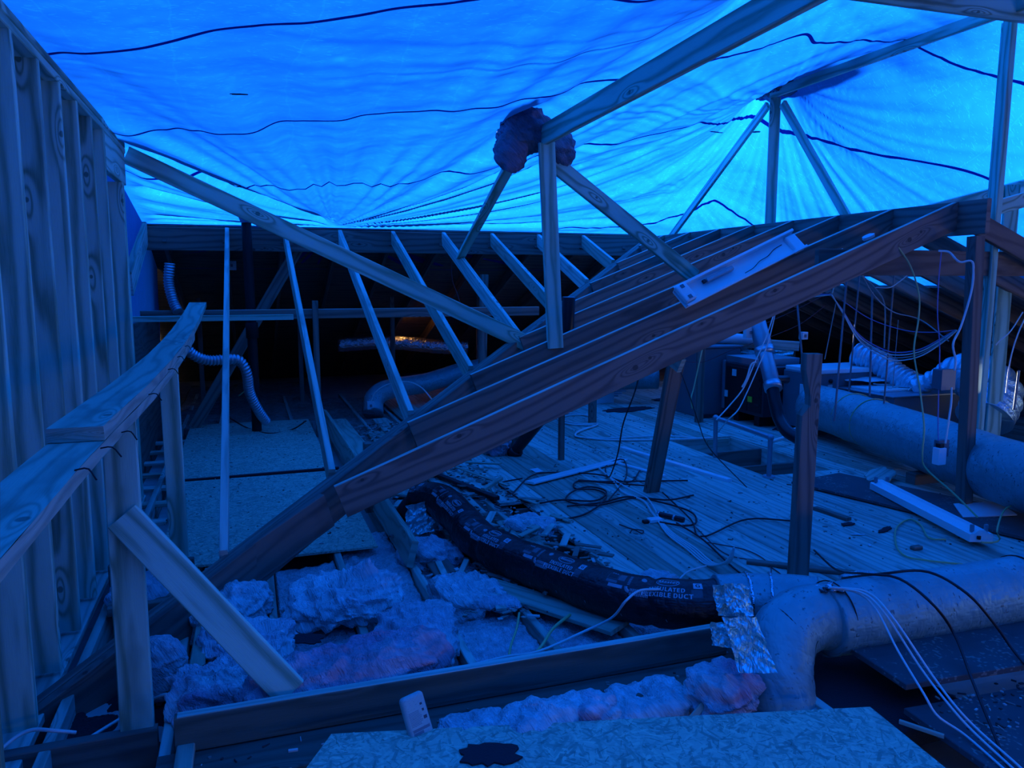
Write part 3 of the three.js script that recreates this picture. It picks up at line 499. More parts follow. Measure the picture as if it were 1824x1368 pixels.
tag(board('loose_joist', [0.82, 0.08, -9.3], [0.86, 0.08, -4.3], 0.16, 0.04, M.worn, null, { wide: [0.25, 1, 0] }), 'pale joist on edge running beside the strand board under the rafters', 'joist');
tag(board('loose_plank', [0.98, 0.0, -5.3], [1.02, 0.0, -4.0], 0.14, 0.03, M.old2, null, { wide: [1, 0, 0] }), 'dark plank lying beside the pale joist near the foil scrap', 'plank');
// bay at the bottom left: pale board with black grit
tag(box('bay_board', [-0.80, -0.13, -3.6], [-0.36, -0.115, -3.02], M.plaster, null, 0.003), 'pale board at the bottom of the open bay by the rail post', 'board');
tag(board('short_block', [-0.72, 0.02, -4.18], [-0.36, 0.02, -4.2], 0.045, 0.12, M.old, null), 'short red brown block lying between the stud wall and the rail', 'block');
tag(board('short_block', [-0.78, 0.03, -4.62], [-0.34, 0.03, -4.6], 0.14, 0.04, M.old2, null), 'dark upright block behind the guard rail post', 'block');
tag(board('long_stick', [-0.27, 0.01, -2.2], [-0.25, 0.05, -4.5], 0.06, 0.03, M.worn, null, { wide: [1, 0, 0] }), 'grey stick lying lengthwise left of the pink insulation', 'stick');
// dark felt covered boards at the bottom right
for (const [label, c, s, y, turn] of [['black felt covered panel under the silver duct', [3.1, -2.32], [1.5, 0.42], 0.10, -0.06], ['black felt covered panel in the bottom right corner with a drilled hole', [3.3, -1.86], [2.0, 0.42], 0.02, -0.06], ['black felt covered panel at the very bottom right edge', [3.0, -1.38], [1.6, 0.44], 0.0, -0.04]]) {
  const w = s[0] / 2, d = s[1] / 2, sh = new THREE.Shape([[-w, -d], [w, -d], [w, d], [-w, d]].map((p) => new THREE.Vector2(...p)));
  if (/hole/.test(label)) sh.holes.push(new THREE.Path().absellipse(-0.4, -0.02, 0.018, 0.018, 0, 6.283, true));
  const g = new THREE.ExtrudeGeometry(sh, { depth: 0.02, bevelEnabled: true, bevelSize: 0.003, bevelThickness: 0.003, bevelSegments: 1 }); g.rotateX(-Math.PI / 2);
  const m = new THREE.Mesh(g, M.feltSheet); m.position.set(c[0], y, c[1]); m.rotation.y = turn; tag(put(m, 'felt_panel', null), label, 'panel', 'black felt panels');
}
tag(box('bay_wool', [1.95, -0.12, -2.75], [2.7, -0.03, -2.1], M.felt, null, 0.03), 'grey blue felt sheet in the open bay right of the silver elbow', 'felt sheet');
tag(board('thin_stick', [2.218, 0.045, -2.063], [2.293, 0.045, -1.936], 0.016, 0.012, M.worn, null), 'thin pale stick lying on the black panels at the bottom right', 'stick');
// spent sealant bottle
{ const t = thing('flat_bottle', 'flat worn plastic bottle with a printed label leaning on the ledger', 'bottle', [0.52, 0, -2.6]);
  const print = canvasTex(256, 512, (ctx, w, h) => { const r = rng(5); ctx.fillStyle = '#9db5ac'; ctx.fillRect(0, 0, w, h); ctx.fillStyle = '#7f948d'; for (let i = 0; i < 240; i++) ctx.fillRect(r() * w, r() * h, 3 + 16 * r(), 1 + 2 * r()); ctx.fillStyle = '#66777c'; for (let i = 0; i < 11; i++) ctx.fillRect(34, 150 + i * 12, 110 + 30 * r(), 5); ctx.fillRect(34, 300, 190, 26); ctx.fillRect(34, 330, 110, 46); ctx.fillRect(34, 392, 120, 60); ctx.fillStyle = '#39424a'; ctx.fillRect(176, 96, 26, 20); ctx.fillRect(184, 150, 22, 22); ctx.fillRect(182, 214, 38, 30); ctx.strokeStyle = '#a9aeac'; ctx.lineWidth = 4; ctx.strokeRect(18, 14, w - 36, h - 28); });
  const g = new RoundedBoxGeometry(0.095, 0.2, 0.035, 5, 0.016), b = new THREE.Mesh(g, std({ map: print, roughness: 0.5 })); { const p = g.attributes.position, uv = g.attributes.uv; for (let i = 0; i < p.count; i++) uv.setXY(i, p.getX(i) / 0.095 + 0.5, p.getY(i) / 0.2 + 0.5); }
  b.position.set(0.525, 0.075, -2.585); b.rotation.set(-0.42, 0.33, 0.07, 'YXZ'); put(b, 'body', t);
  const n = new THREE.Mesh(new THREE.LatheGeometry([[0, 0], [0.012, 0], [0.012, 0.02], [0.009, 0.024], [0.006, 0.04], [0, 0.042]].map((p) => new THREE.Vector2(...p)), 16), M.blackPlastic); n.position.set(0.53, -0.012, -2.545); n.rotation.set(2.7, 0.33, 0, 'YXZ'); put(n, 'nozzle', t); }
// torn shingle scraps
const scrapAt = (label, p, rx, rz, turn, y = 0.02, seed = 1, tilt = [0, 0], mat = M.felt) => tag(slab('shingle_scrap', ragged(rx, rz, 26, 0.3, rng(seed)), 0.006, mat, null, [p[0], y, p[2]], turn, tilt), label, 'shingle scrap', 'torn shingle scraps');
scrapAt('large torn dark shingle scrap on the strand board at the bottom', [0.726, 0.05, -2.356], 0.115, 0.07, -0.2, 0.048, 2);
scrapAt('dark shingle scrap sticking out of the insulation under the brace', [-0.194, 0, -3.277], 0.08, 0.03, 0.5, 0.07, 3, [0.2, 0.2]);
scrapAt('dark curled shingle scrap beside the pink batt', [0.196, 0, -3.489], 0.09, 0.04, -0.4, 0.03, 4, [0.25, 0]);
scrapAt('dark shingle scrap on the boards left of the fluorescent fixture', [3.853, 0, -4.124], 0.06, 0.03, 0.1, 0.004, 5);
scrapAt('long dark shingle scrap on the boards nearest the fluorescent fixture', [4.003, 0, -3.944], 0.1, 0.025, 0.4, 0.004, 6);
scrapAt('dark shingle scrap beside the hatch pipe rail', [5.714, 0, -7.18], 0.16, 0.1, 0.4, 0.004, 7);
scrapAt('dark shingle scrap on the boards behind the long white channel', [4.695, 0, -8.98], 0.4, 0.16, 0.2, 0.004, 8);
scrapAt('dark shingle sheet on the boards in front of the grey cabinet', [5.826, 0, -9.528], 0.5, 0.2, -0.1, 0.006, 9);

// ================================================================ GLASS WOOL
{
  const fillCol = (x, z) => { const t = clamp(0.25 + 2.4 * (fbm(x * 5 + 3, z * 5, 0, 3) - 0.45)), d = 0.75 + 0.45 * fbm(x * 16, z * 16, 0, 3); return [0, 1, 2].map((n) => mix(WOOL.grey[n], WOOL.rose[n], t * 0.6) * d); };
  const fillH = (x, z) => -0.065 + 0.075 * (fbm(x * 7 + 3, z * 7, 0, 4) - 0.4) + 0.03 * (fbm(x * 36, z * 36, 0, 3) - 0.4);
  const names = ['left of the pink batts', 'under the pink batts', 'under the torn grey batt', 'right of the torn grey batt', 'under the black flexible duct'];
  [[-0.32, 0.05, -4.7, -2.3], [0.09, 0.455, -4.7, -2.3], [0.495, 0.86, -5.2, -2.3], [0.90, 1.265, -5.4, -2.3], [1.305, 1.67, -4.0, -2.3], [1.71, 2.06, -3.9, -2.35]].forEach(([x0, x1, z0, z1], k) => {
    const m = bed('insulation_fill', x0, x1, z0, z1, 40, 200, fillH, M.wool, null, { col: fillCol, depth: 0.1 });
    tag(m, ['grey insulation in the joist bay left of the pink batts', 'grey insulation in the joist bay under the pink front batt', 'grey insulation in the joist bay under the torn square batt', 'grey insulation in the joist bay right of the torn square batt', 'grey insulation in the joist bay under the plank and black duct', 'grey insulation in the joist bay beside the silver elbow'][k], 'insulation', 'insulation in the open joist bays');
  });
}
const batt = (label, at, size, turn, o) => tag(wool('insulation_batt', at, size, turn, null, o), label, 'insulation', 'torn glass wool batts');
batt('round dusty lump of insulation between the rail post and brace', [-0.40, 0.03, -3.42], [0.10, 0.13, 0.11], 0.3, { a: 'grey', b: 'rose', share: 0.55, seed: 11, rough: 0.2, flat: 2.4 });
batt('fluffy grey insulation heap directly under the end of the dark rafter', [-0.164, 0.03, -3.963], [0.20, 0.075, 0.16], 0.3, { a: 'pale', b: 'grey', share: 0.4, seed: 12, rough: 0.4 });
batt('pink layered insulation behind the guard rail brace', [-0.059, 0.02, -3.533], [0.19, 0.07, 0.14], -0.3, { a: 'pale', b: 'pink', share: 0.45, seed: 13, rough: 0.34 });
batt('pale insulation tuft in front of the guard rail brace foot', [-0.146, 0.03, -3.155], [0.19, 0.075, 0.15], 0.2, { a: 'pale', b: 'pink', share: 0.4, seed: 14, rough: 0.36 });
batt('large upturned grey batt with a dark pink torn edge behind', [0.412, 0.08, -3.788], [0.27, 0.075, 0.19], -0.28, { a: 'pale', b: 'rose', share: 0.3, seed: 15, rough: 0.36, tilt: [0.22, 0.12], nu: 110, nv: 64 });
batt('torn square grey pink batt in the middle of the insulation', [0.674, 0.05, -3.335], [0.165, 0.065, 0.24], -0.25, { a: 'grey', b: 'rose', share: 0.5, seed: 16, rough: 0.3, nu: 110, nv: 64, flat: 5 });
batt('long deep pink batt resting on the upright plank in front', [0.325, 0.1, -2.974], [0.39, 0.085, 0.13], 0.13, { a: 'rose', b: 'pink', share: 0.6, seed: 17, rough: 0.3, nu: 130, nv: 64, tilt: [0.25, 0.05] });
batt('pale insulation roll left of the black duct on the joists', [1.06, 0, -3.806], [0.15, 0.06, 0.2], 0.2, { a: 'pale', b: 'grey', share: 0.5, seed: 18, rough: 0.36 });
batt('small pink strip of insulation lying in front of the plank', [1.14, 0.02, -3.613], [0.14, 0.03, 0.05], -0.5, { a: 'rose', b: 'pale', share: 0.5, seed: 19, rough: 0.4, nu: 60, nv: 36 });
batt('pale insulation tuft between ledger and front strand board', [0.733, -0.02, -2.607], [0.13, 0.05, 0.08], 0.1, { a: 'pale', b: 'grey', share: 0.4, seed: 20, rough: 0.4, nu: 70, nv: 40 });
batt('white insulation heap below the ledger in the foreground middle', [1.016, -0.01, -2.552], [0.17, 0.07, 0.09], 0.15, { a: 'pale', b: 'grey', share: 0.25, seed: 21, rough: 0.36, nu: 80, nv: 44 });
batt('pink white insulation tuft next to the foreground heap', [1.194, 0, -2.534], [0.1, 0.07, 0.08], 0.5, { a: 'pale', b: 'pink', share: 0.3, seed: 22, rough: 0.36, nu: 70, nv: 40 });
batt('smooth grey insulation in the bay left of the silver elbow', [1.451, -0.04, -2.581], [0.17, 0.06, 0.13], 0.1, { a: 'grey', b: 'pale', share: 0.3, seed: 23, rough: 0.26, nu: 80, nv: 44 });
batt('pink white insulation spilling out beside the silver elbow', [1.748, 0.02, -2.48], [0.13, 0.09, 0.12], 0.4, { a: 'pale', b: 'pink', share: 0.35, seed: 24, rough: 0.36, nu: 80, nv: 44 });
batt('grey insulation beside the foil scrap at the duct mouth', [1.023, 0, -4.504], [0.15, 0.06, 0.16], 0.3, { a: 'grey', b: 'rose', share: 0.45, seed: 25, rough: 0.34, nu: 70, nv: 40 });
batt('grey insulation on the far left under the stud wall', [-0.596, 0, -4.373], [0.14, 0.07, 0.2], 0.1, { a: 'grey', b: 'rose', share: 0.3, seed: 26, rough: 0.3, nu: 60, nv: 36 });
batt('pink and white torn tuft between the roof posts', [2.245, 0.08, -7.007], [0.1, 0.08, 0.1], 0.2, { a: 'pale', b: 'pink', share: 0.5, seed: 27, rough: 0.4, nu: 60, nv: 36 });
batt('grey insulation flake among the boards right of the black duct', [1.789, 0, -4.831], [0.14, 0.04, 0.2], 0.5, { a: 'pale', b: 'rose', share: 0.4, seed: 28, rough: 0.4, nu: 70, nv: 40 });
batt('pale insulation scrap on the deck behind the black duct end', [2.081, 0.02, -3.61], [0.13, 0.035, 0.08], 0.3, { a: 'grey', b: 'pale', share: 0.5, seed: 29, rough: 0.36, nu: 60, nv: 36 });
batt('white insulation scrap behind the silver duct by the notched post', [3.077, 0.05, -3.189], [0.1, 0.04, 0.06], 0.2, { a: 'pale', b: 'grey', share: 0.3, seed: 30, rough: 0.4, nu: 60, nv: 36 });
// ground of dust and fallen wool where the deck is gone
tag(bed('debris_bed', 0.88, 1.84, -11.6, -5.3, 60, 240, (x, z) => -0.045 + 0.06 * (fbm(x * 5, z * 5, 0, 4) - 0.4) + 0.02 * (fbm(x * 30, z * 30, 0, 3) - 0.4), M.dirt, null, { depth: 0.12 }), 'dusty bed of old insulation and dirt beyond the valley rafter', 'debris').userData.kind = 'stuff';
tag(bed('debris_bed', -0.93, 0.86, -13.6, -9.45, 60, 90, (x, z) => -0.03 + 0.12 * (fbm(x * 3, z * 3, 0, 4) - 0.4), M.dirt, null, { depth: 0.2 }), 'dark dusty insulation bed under the far roof', 'debris').userData.kind = 'stuff';
tag(bed('grit_patch', -0.80, -0.36, -3.62, -3.02, 60, 70, (x, z) => -0.132 + 0.034 * (smooth(0.42, 0.62, fbm(x * 6 + 2, z * 6, 0, 3) + 0.22 * smooth(-0.6, -0.4, x) - 0.06)) + 0.006 * hash(Math.round(x * 300), Math.round(z * 300)), M.felt, null, { depth: 0.03 }), 'black shingle grit spilled in the open bay behind the rail post', 'grit').userData.kind = 'stuff';

// ================================================================ DUCTS
// black flexible duct with printed jacket
{
  const r0 = 0.118, circ = 2 * Math.PI * r0, per0 = 0.58;
  const print = canvasTex(1024, 1024, (ctx, w, h) => {
    ctx.fillStyle = '#0d0e11'; ctx.fillRect(0, 0, w, h);
    ctx.save(); ctx.translate(w, 0); ctx.scale(-1, 1);                 // the jacket is read with the length running right to left
    const ink = '#aeb6bd', X = (m) => m / per0 * w, Y = (deg) => h - deg / 360 * h, k = w / per0, kv = h / circ;
    ctx.fillStyle = ctx.strokeStyle = ink; ctx.textAlign = 'center'; ctx.textBaseline = 'middle';
    const text = (s, x, deg, size, font = 'bold') => { ctx.save(); ctx.translate(X(x), Y(deg)); ctx.scale(1, kv / k); ctx.font = `${font} ${size * k}px sans-serif`; ctx.fillText(s, 0, 0); ctx.restore(); };
    ctx.lineWidth = 5; ctx.beginPath(); ctx.ellipse(X(0.30), Y(76), 0.052 * k, 0.024 * kv, 0, 0, 6.3); ctx.stroke(); text('Master', 0.30, 77, 0.027, 'italic bold');
    text('INSULATED', 0.30, 54, 0.030); text('FLEXIBLE DUCT', 0.30, 40, 0.030);
    // care panel: logo square and table
    ctx.fillRect(X(0.41), Y(78), 0.036 * k, 0.036 * kv); ctx.save(); ctx.fillStyle = '#0d0e11'; ctx.restore(); ctx.fillStyle = '#0d0e11'; text('G', 0.428, 69.5, 0.03); ctx.globalAlpha = 0.35; ctx.fillStyle = ink; ctx.fillRect(X(0.402), Y(58), 0.04 * k, 0.04 * kv); ctx.globalAlpha = 1;
    // pictograms, ruler bent round a corner, round stamp
    ctx.fillStyle = ink; for (let i = 0; i < 3; i++) ctx.fillRect(X(0.02 + 0.012 * i), Y(84), 0.007 * k, 0.006 * kv);
    ctx.globalAlpha = 0.5; ctx.lineWidth = 3; ctx.strokeRect(X(0.012), Y(80), 0.05 * k, 0.035 * kv); ctx.fillRect(X(0.066), Y(84), 0.034 * k, 0.045 * kv); ctx.fillRect(X(0.012), Y(60), 0.055 * k, 0.016 * kv); ctx.globalAlpha = 0.85; ctx.fillRect(X(0.03), Y(50), 0.07 * k, 0.018 * kv); ctx.globalAlpha = 1;
    for (let i = 0; i < 13; i++) { ctx.fillRect(X(0.14 + 0.0065 * i), Y(46), 0.0028 * k, 0.016 * kv); ctx.fillRect(X(0.14 + 0.0065 * i), Y(37), 0.0028 * k, 0.016 * kv); }
    for (let i = 0; i < 8; i++) { ctx.fillRect(X(0.118), Y(84 - 4 * i), 0.014 * k, 0.0026 * kv); ctx.save(); ctx.translate(X(0.136), Y(50)); ctx.rotate(Math.PI * 0.5 + i * 0.2); ctx.fillRect(0.012 * k, 0, 0.014 * k, 0.003 * kv); ctx.restore(); }
    ctx.globalAlpha = 0.8; ctx.beginPath(); ctx.ellipse(X(0.19), Y(76), 0.013 * k, 0.013 * kv, 0, 0, 6.3); ctx.fill(); ctx.globalAlpha = 1;
    for (let i = 0; i < 3; i++) { ctx.save(); ctx.translate(X(0.1 + 0.2 * i), Y(338 + 6 * i)); ctx.rotate(-0.4); ctx.fillRect(0, 0, 5, 22); ctx.restore(); }
    ctx.restore();
  });
  per(print, per0, circ);
  const mat = std({ map: print, roughness: 0.42, bumpMap: per(crinkle.clone(), 0.5, 0.5), bumpScale: 0.006 });
  const t = thing('flexible_duct', 'black insulated flexible duct with printed white lettering curving across the floor', 'duct', [1.5, 0, -3.6]);
  const L = 2.9;
  sweep('jacket', [[2.09, 0.165, -2.95], [1.90, 0.15, -3.02], [1.68, 0.13, -3.25], [1.51, 0.12, -3.62], [1.345, 0.115, -4.03], [1.262, 0.12, -4.36], [1.245, 0.15, -4.66], [1.18, 0.19, -4.98], [1.1, 0.15, -5.18]], r0, mat, t, { seg: 150, rad: 40, tension: 0.5, fn: (u, a) => 0.006 * (fbm(u * 60, a * 1.2, 0, 3) - 0.44) - 0.016 * Math.exp(-(((u - 0.60) / 0.012) ** 2)) - 0.012 * Math.exp(-(((u - 0.14) / 0.008) ** 2)) - 0.004 * Math.max(0, Math.sin(u * 42)) });
  sweep('liner', [[1.13, 0.16, -5.1], [1.06, 0.10, -5.2], [1.0, 0.02, -5.22]], 0.09, M.black, t, { seg: 10, rad: 20 });
}
// crumpled foil
const crumpled = (name, p, u, v, amp, seed, mat, parent, n = 26) => { const o = V(p), U = V(u), W = V(v), N = U.clone().cross(W).normalize(); const g = sheetGeo(n, n, (a, b) => { const d = amp * (2.2 * (fbm(a * 3 + seed, b * 3, 0.0, 3) - 0.44) + 1.4 * Math.abs(vnoise(a * 5 + seed, b * 7, 0.3) - 0.5)), e = 0.06 * (fbm(a * 4 + seed * 3, b * 4, 0, 2) - 0.4); const q = U.clone().multiplyScalar(a + e).addScaledVector(W, b + e).addScaledVector(N, d); return [q.toArray(), [q.x + q.z, q.y + q.z]]; }); const m = new THREE.Mesh(g, mat); m.position.copy(o); return put(m, name, parent); };
M.foilSheet = std({ color: 0xa8e0dc, metalness: 0.9, roughness: 0.36, bumpMap: per(crinkle.clone(), 0.25, 0.25), bumpScale: 0.01, side: THREE.DoubleSide });
tag(crumpled('foil_scrap', [0.918, 0, -4.818], [0.26, 0.02, -0.05], [0.02, 0.19, -0.1], 0.06, 4, M.foilSheet), 'crumpled silver foil scrap at the mouth of the black duct', 'foil');
{ const t = thing('silver_duct', 'silver wrapped duct with a downward elbow in the right foreground', 'duct', [2.2, 0, -2.6]);
  const lump = (s) => (u, a, L) => 0.007 * (fbm(u * L * 14 + s, a * 1.6, 0, 3) - 0.44) + 0.004 * (vnoise(u * L * 40, a * 3 + s) - 0.5);
  sweep('trunk', [[2.30, 0.20, -2.585], [2.7, 0.20, -2.57], [3.3, 0.205, -2.55], [3.9, 0.21, -2.58], [4.6, 0.22, -2.72]], 0.155, M.jacket, t, { seg: 90, rad: 36, fn: lump(1) });
  sweep('elbow', [[2.34, 0.215, -2.585], [2.21, 0.215, -2.59], [2.09, 0.17, -2.56], [2.02, 0.06, -2.50], [2.0, -0.07, -2.44], [2.0, -0.15, -2.42]], 0.138, M.jacket, t, { seg: 60, rad: 36, fn: lump(5) });
  sweep('branch', [[2.03, 0.165, -2.965], [2.16, 0.175, -2.92], [2.29, 0.19, -2.84], [2.42, 0.2, -2.74]], (u) => mix(0.128, 0.115, u), M.jacket, t, { seg: 40, rad: 32, fn: lump(9) });
  const ring = (p, n, r, mat, w = 0.006) => { const c = V(p), N = V(n).normalize(), A = new THREE.Vector3(0, 1, 0).cross(N); if (A.lengthSq() < 0.01) A.set(1, 0, 0); A.normalize(); const B = N.clone().cross(A), pts = []; for (let i = 0; i <= 20; i++) { const a = i / 20 * 6.2832; pts.push(c.clone().addScaledVector(A, Math.cos(a) * r).addScaledVector(B, Math.sin(a) * r).toArray()); } sweep('joint_seam', pts, w, mat, t, { seg: 40, rad: 6 }); };
  ring([2.36, 0.21, -2.585], [1, 0, 0], 0.152, M.iron, 0.003); ring([2.12, 0.185, -2.57], [0.85, 0.5, 0], 0.139, M.iron, 0.003); ring([2.03, 0.08, -2.515], [0.4, 0.9, -0.3], 0.139, M.iron, 0.003); ring([2.0, -0.06, -2.445], [0, 1, -0.3], 0.142, M.jacket, 0.007); ring([3.42, 0.205, -2.552], [1, 0, 0], 0.158, M.iron, 0.004); ring([2.16, 0.175, -2.92], [1, 0, 0.4], 0.126, M.foil, 0.008); ring([2.25, 0.185, -2.87], [1, 0, 0.6], 0.124, M.foil, 0.007);
  crumpled('foil_flap', [1.725, 0.334, -2.511], [0.135, 0.0, 0.046], [0.0, 0.11, -0.05], 0.03, 7, M.foilSheet, t); crumpled('foil_flap', [1.746, 0.36, -2.475], [0.07, 0.0, 0.024], [0.01, 0.10, -0.05], 0.02, 8, M.foilSheet, t);
  crumpled('foil_flap', [1.644, 0.265, -2.423], [0.11, -0.02, 0.037], [0.01, 0.075, -0.04], 0.025, 9, M.foilSheet, t); crumpled('foil_flap', [1.716, 0.181, -2.354], [0.13, 0.0, 0.045], [-0.03, 0.19, -0.08], 0.04, 11, M.foilSheet, t);
  for (let i = 0; i < 16; i++) { const a = R(), p = [2.25 + 0.14 * R(), 0.36 - 0.02 * a, -2.62 + 0.1 * R()]; slab('torn_flake', ragged(0.025, 0.014, 8, 0.5), 0.003, i % 3 ? M.black : M.foil, t, p, R() * 6, [0.5 * R(), 0.5 * (R() - 0.5)]); }
}
{ const t = thing('silver_duct', 'fat silver wrapped trunk duct running past the dark post on the right', 'duct', [5.4, 0.3, -5]);
  sweep('trunk', [[5.78, 0.33, -6.75], [5.70, 0.33, -6.3], [5.55, 0.32, -5.6], [5.27, 0.315, -4.6], [5.08, 0.31, -3.9], [4.9, 0.30, -3.0], [4.75, 0.30, -2.2]], 0.235, M.jacket, t, { seg: 110, rad: 40, fn: (u, a, L) => 0.008 * (fbm(u * L * 9, a * 1.6 + 4, 0, 3) - 0.44) });
  for (const [p, n] of [[[5.66, 0.327, -6.05], [-0.25, 0, 1]], [[5.585, 0.324, -5.72], [-0.25, 0, 1]]]) { const c = V(p), N = V(n).normalize(), A = new THREE.Vector3(0, 1, 0).cross(N).normalize(), pts = []; for (let i = 0; i <= 20; i++) { const a = i / 20 * 6.2832; pts.push(c.clone().addScaledVector(A, Math.cos(a) * 0.24).add(new THREE.Vector3(0, Math.sin(a) * 0.24, 0)).toArray()); } sweep('joint_seam', pts, 0.006, M.cableYellow, t, { seg: 40, rad: 6 }); }
  pipe('hanger_rod', [5.80, 0.5, -6.3], [5.86, 1.9, -6.3], 0.008, M.greyPaint, t, 8); pipe('hanger_rod', [5.52, 0.5, -5.55], [5.5, 1.9, -5.5], 0.008, M.greyPaint, t, 8);
  box('saddle', [5.15, -0.01, -4.9], [5.55, 0.09, -4.8], M.old2, t); box('saddle', [4.75, -0.01, -3.2], [5.1, 0.08, -3.1], M.old2, t);
}
const ribbed = (L, n, amp) => (u, a, len) => amp * Math.sin(u * len * n * 6.2832);
M.foilSoft = std({ color: 0xb4dbe4, metalness: 0.8, roughness: 0.42, bumpMap: per(crinkle.clone(), 0.3, 0.3), bumpScale: 0.008 });
{ const t = thing('foil_duct', 'shiny crinkled foil duct arching down behind the tall pale post', 'duct', [6.5, 0.5, -5.6]);
  sweep('hose', [[6.471, 0.861, -6.949], [6.552, 0.788, -6.698], [6.602, 0.647, -6.448], [6.627, 0.566, -6.215]], 0.125, M.foilSoft, t, { seg: 160, rad: 28, fn: (u, a, L) => 0.012 * Math.sin(u * L * 100) + 0.02 * (fbm(u * 30, a * 2, 0, 3) - 0.44) });
  sweep('hose', [[6.523, 0.579, -6.146], [6.579, 0.707, -5.931], [6.6, 0.775, -5.72], [6.646, 0.713, -5.483], [6.641, 0.594, -5.361], [6.452, 0.401, -5.293]], (u) => 0.09 + 0.15 * smooth(0.15, 0.6, u), M.foilSoft, t, { seg: 140, rad: 36, fn: (u, a, L) => 0.008 * Math.sin(u * L * 80) + 0.018 * (fbm(u * 24, a * 2 + 3, 0, 3) - 0.44) }); }
tag(sweep('round_duct', [[7.0, 0.28, -5.1], [7.6, 0.3, -5.0], [8.4, 0.3, -4.9]], 0.15, M.jacket, null, { seg: 20, rad: 28 }), 'grey round duct leaving the foil duct to the right edge', 'duct');
tag(sweep('black_hose', [[5.9, 0.12, -5.2], [6.6, 0.14, -4.9], [7.6, 0.12, -4.6]], 0.1, M.blackPlastic, null, { seg: 24, rad: 20 }), 'black insulated hose on the floor at the right edge', 'hose');
tag(sweep('grey_duct', [[3.4, 0.34, -10.2], [4.4, 0.36, -9.7], [5.3, 0.38, -9.3]], 0.17, M.jacket, null, { seg: 24, rad: 24 }), 'grey duct seen under the rafters beside the grey cabinet', 'duct');
tag(sweep('grey_duct', [[1.45, 0.02, -9.6], [1.5, 0.2, -9.75], [1.75, 0.28, -10.0], [2.3, 0.3, -10.3], [2.9, 0.42, -10.5], [3.4, 0.5, -10.4]], 0.13, M.jacket, null, { seg: 50, rad: 24, fn: (u, a) => 0.02 * (fbm(u * 20, a * 2, 0, 3) - 0.44) }), 'dull wrapped duct rising from the floor in the dark far attic', 'duct');
tag(sweep('foil_duct', [[1.3, 0.72, -12.0], [2.0, 0.74, -12.0], [2.8, 0.66, -11.9], [3.3, 0.64, -11.8]], 0.11, M.foil, null, { seg: 60, rad: 20, fn: (u, a) => 0.03 * (fbm(u * 40, a * 2, 0, 3) - 0.44) }), 'foil duct glinting warm in the dark far attic', 'duct');
M.alu = std({ color: 0xb8c2c8, metalness: 0.85, roughness: 0.35 });
{ const t = thing('corrugated_hose', 'thin corrugated metal hose hanging in the dark by the left end rafter', 'hose', [-0.5, 0, -8.5]);
  sweep('hose', [[-0.72, 1.85, -8.75], [-0.74, 1.65, -8.75], [-0.70, 1.45, -8.7], [-0.66, 1.36, -8.65]], 0.05, M.alu, t, { seg: 120, rad: 16, fn: (u, a, L) => 0.005 * Math.sin(u * L * 220) });
  sweep('hose', [[-0.62, 1.10, -8.2], [-0.52, 0.95, -8.25], [-0.38, 0.88, -8.3], [-0.18, 0.88, -8.35], [-0.08, 0.85, -8.4], [-0.02, 0.72, -8.45], [0.0, 0.5, -8.6], [0.08, 0.28, -8.75], [0.16, 0.12, -8.9]], 0.05, M.alu, t, { seg: 420, rad: 16, fn: (u, a, L) => 0.0055 * Math.sin(u * L * 190) }); }

// ================================================================ PIPES
{ const t = thing('vent_pipe', 'dark iron vent pipe standing against the far ridge', 'pipe', [0.04, 0, -8.95]); pipe('pipe', [0.06, 0, -8.95], [0.04, 2.52, -8.95], 0.052, M.iron, t, 20); pipe('collar', [0.055, 1.05, -8.95], [0.052, 1.22, -8.95], 0.066, M.iron, t, 20); }
{ const t = thing('waste_pipe', 'black plastic pipe leaning up through the rafters to the open air', 'pipe', [2.4, 0, -6.9]); pipe('pipe', [2.38, 0.02, -6.92], [2.77, 0.86, -6.25], 0.056, M.blackPlastic, t, 20); pipe('pipe', [2.60, 0.9, -6.15], [2.60, 1.53, -6.1], 0.056, M.blackPlastic, t, 20); pipe('collar', [2.38, 0.0, -6.93], [2.41, 0.06, -6.88], 0.066, M.blackPlastic, t, 20); }
{ const t = thing('pipe_rail', 'galvanised pipe hand rail standing at the floor hatch', 'railing', [4.17, 0, -5.8]); const r = 0.021, a = [4.16, 0.385, -6.2], b = [4.18, 0.345, -5.41];
  pipe('leg', [4.17, -0.01, -6.2], a, r, M.galv, t); pipe('leg', [4.18, -0.01, -5.41], b, r, M.galv, t); pipe('rail', a, b, r, M.galv, t);
  for (const p of [a, b]) { const s = new THREE.Mesh(new THREE.SphereGeometry(0.03, 16, 12), M.galv); s.position.set(...p); put(s, 'elbow_fitting', t); }
  const fl = new THREE.Mesh(new THREE.CylinderGeometry(0.05, 0.055, 0.012, 20), M.galv); fl.position.set(4.18, 0.008, -5.41); put(fl, 'flange', t); }
{ const t = thing('flue_pipe', 'blue grey flue pipe sloping down in front of the furnace', 'pipe', [5.35, 0.9, -6.6]);
  pipe('pipe', [4.903, 1.389, -6.706], [4.876, 0.952, -6.442], 0.085, M.galv, t, 24); pipe('pipe', [4.862, 0.996, -6.453], [4.803, 0.646, -6.211], 0.075, M.galv, t, 24); pipe('collar', [4.864, 1.018, -6.466], [4.869, 0.942, -6.432], 0.094, M.alu, t, 24); pipe('collar', [4.807, 0.687, -6.237], [4.794, 0.627, -6.19], 0.085, M.alu, t, 24);
  sweep('hose', [[4.794, 0.679, -6.219], [4.78, 0.519, -6.148], [4.782, 0.367, -6.073], [4.783, 0.263, -5.952], [4.828, 0.205, -5.822]], 0.06, M.blackPlastic, t, { seg: 30, rad: 18 }); pipe('branch', [4.801, 0.722, -6.223], [5, 0.709, -6.259], 0.04, M.blackPlastic, t); }
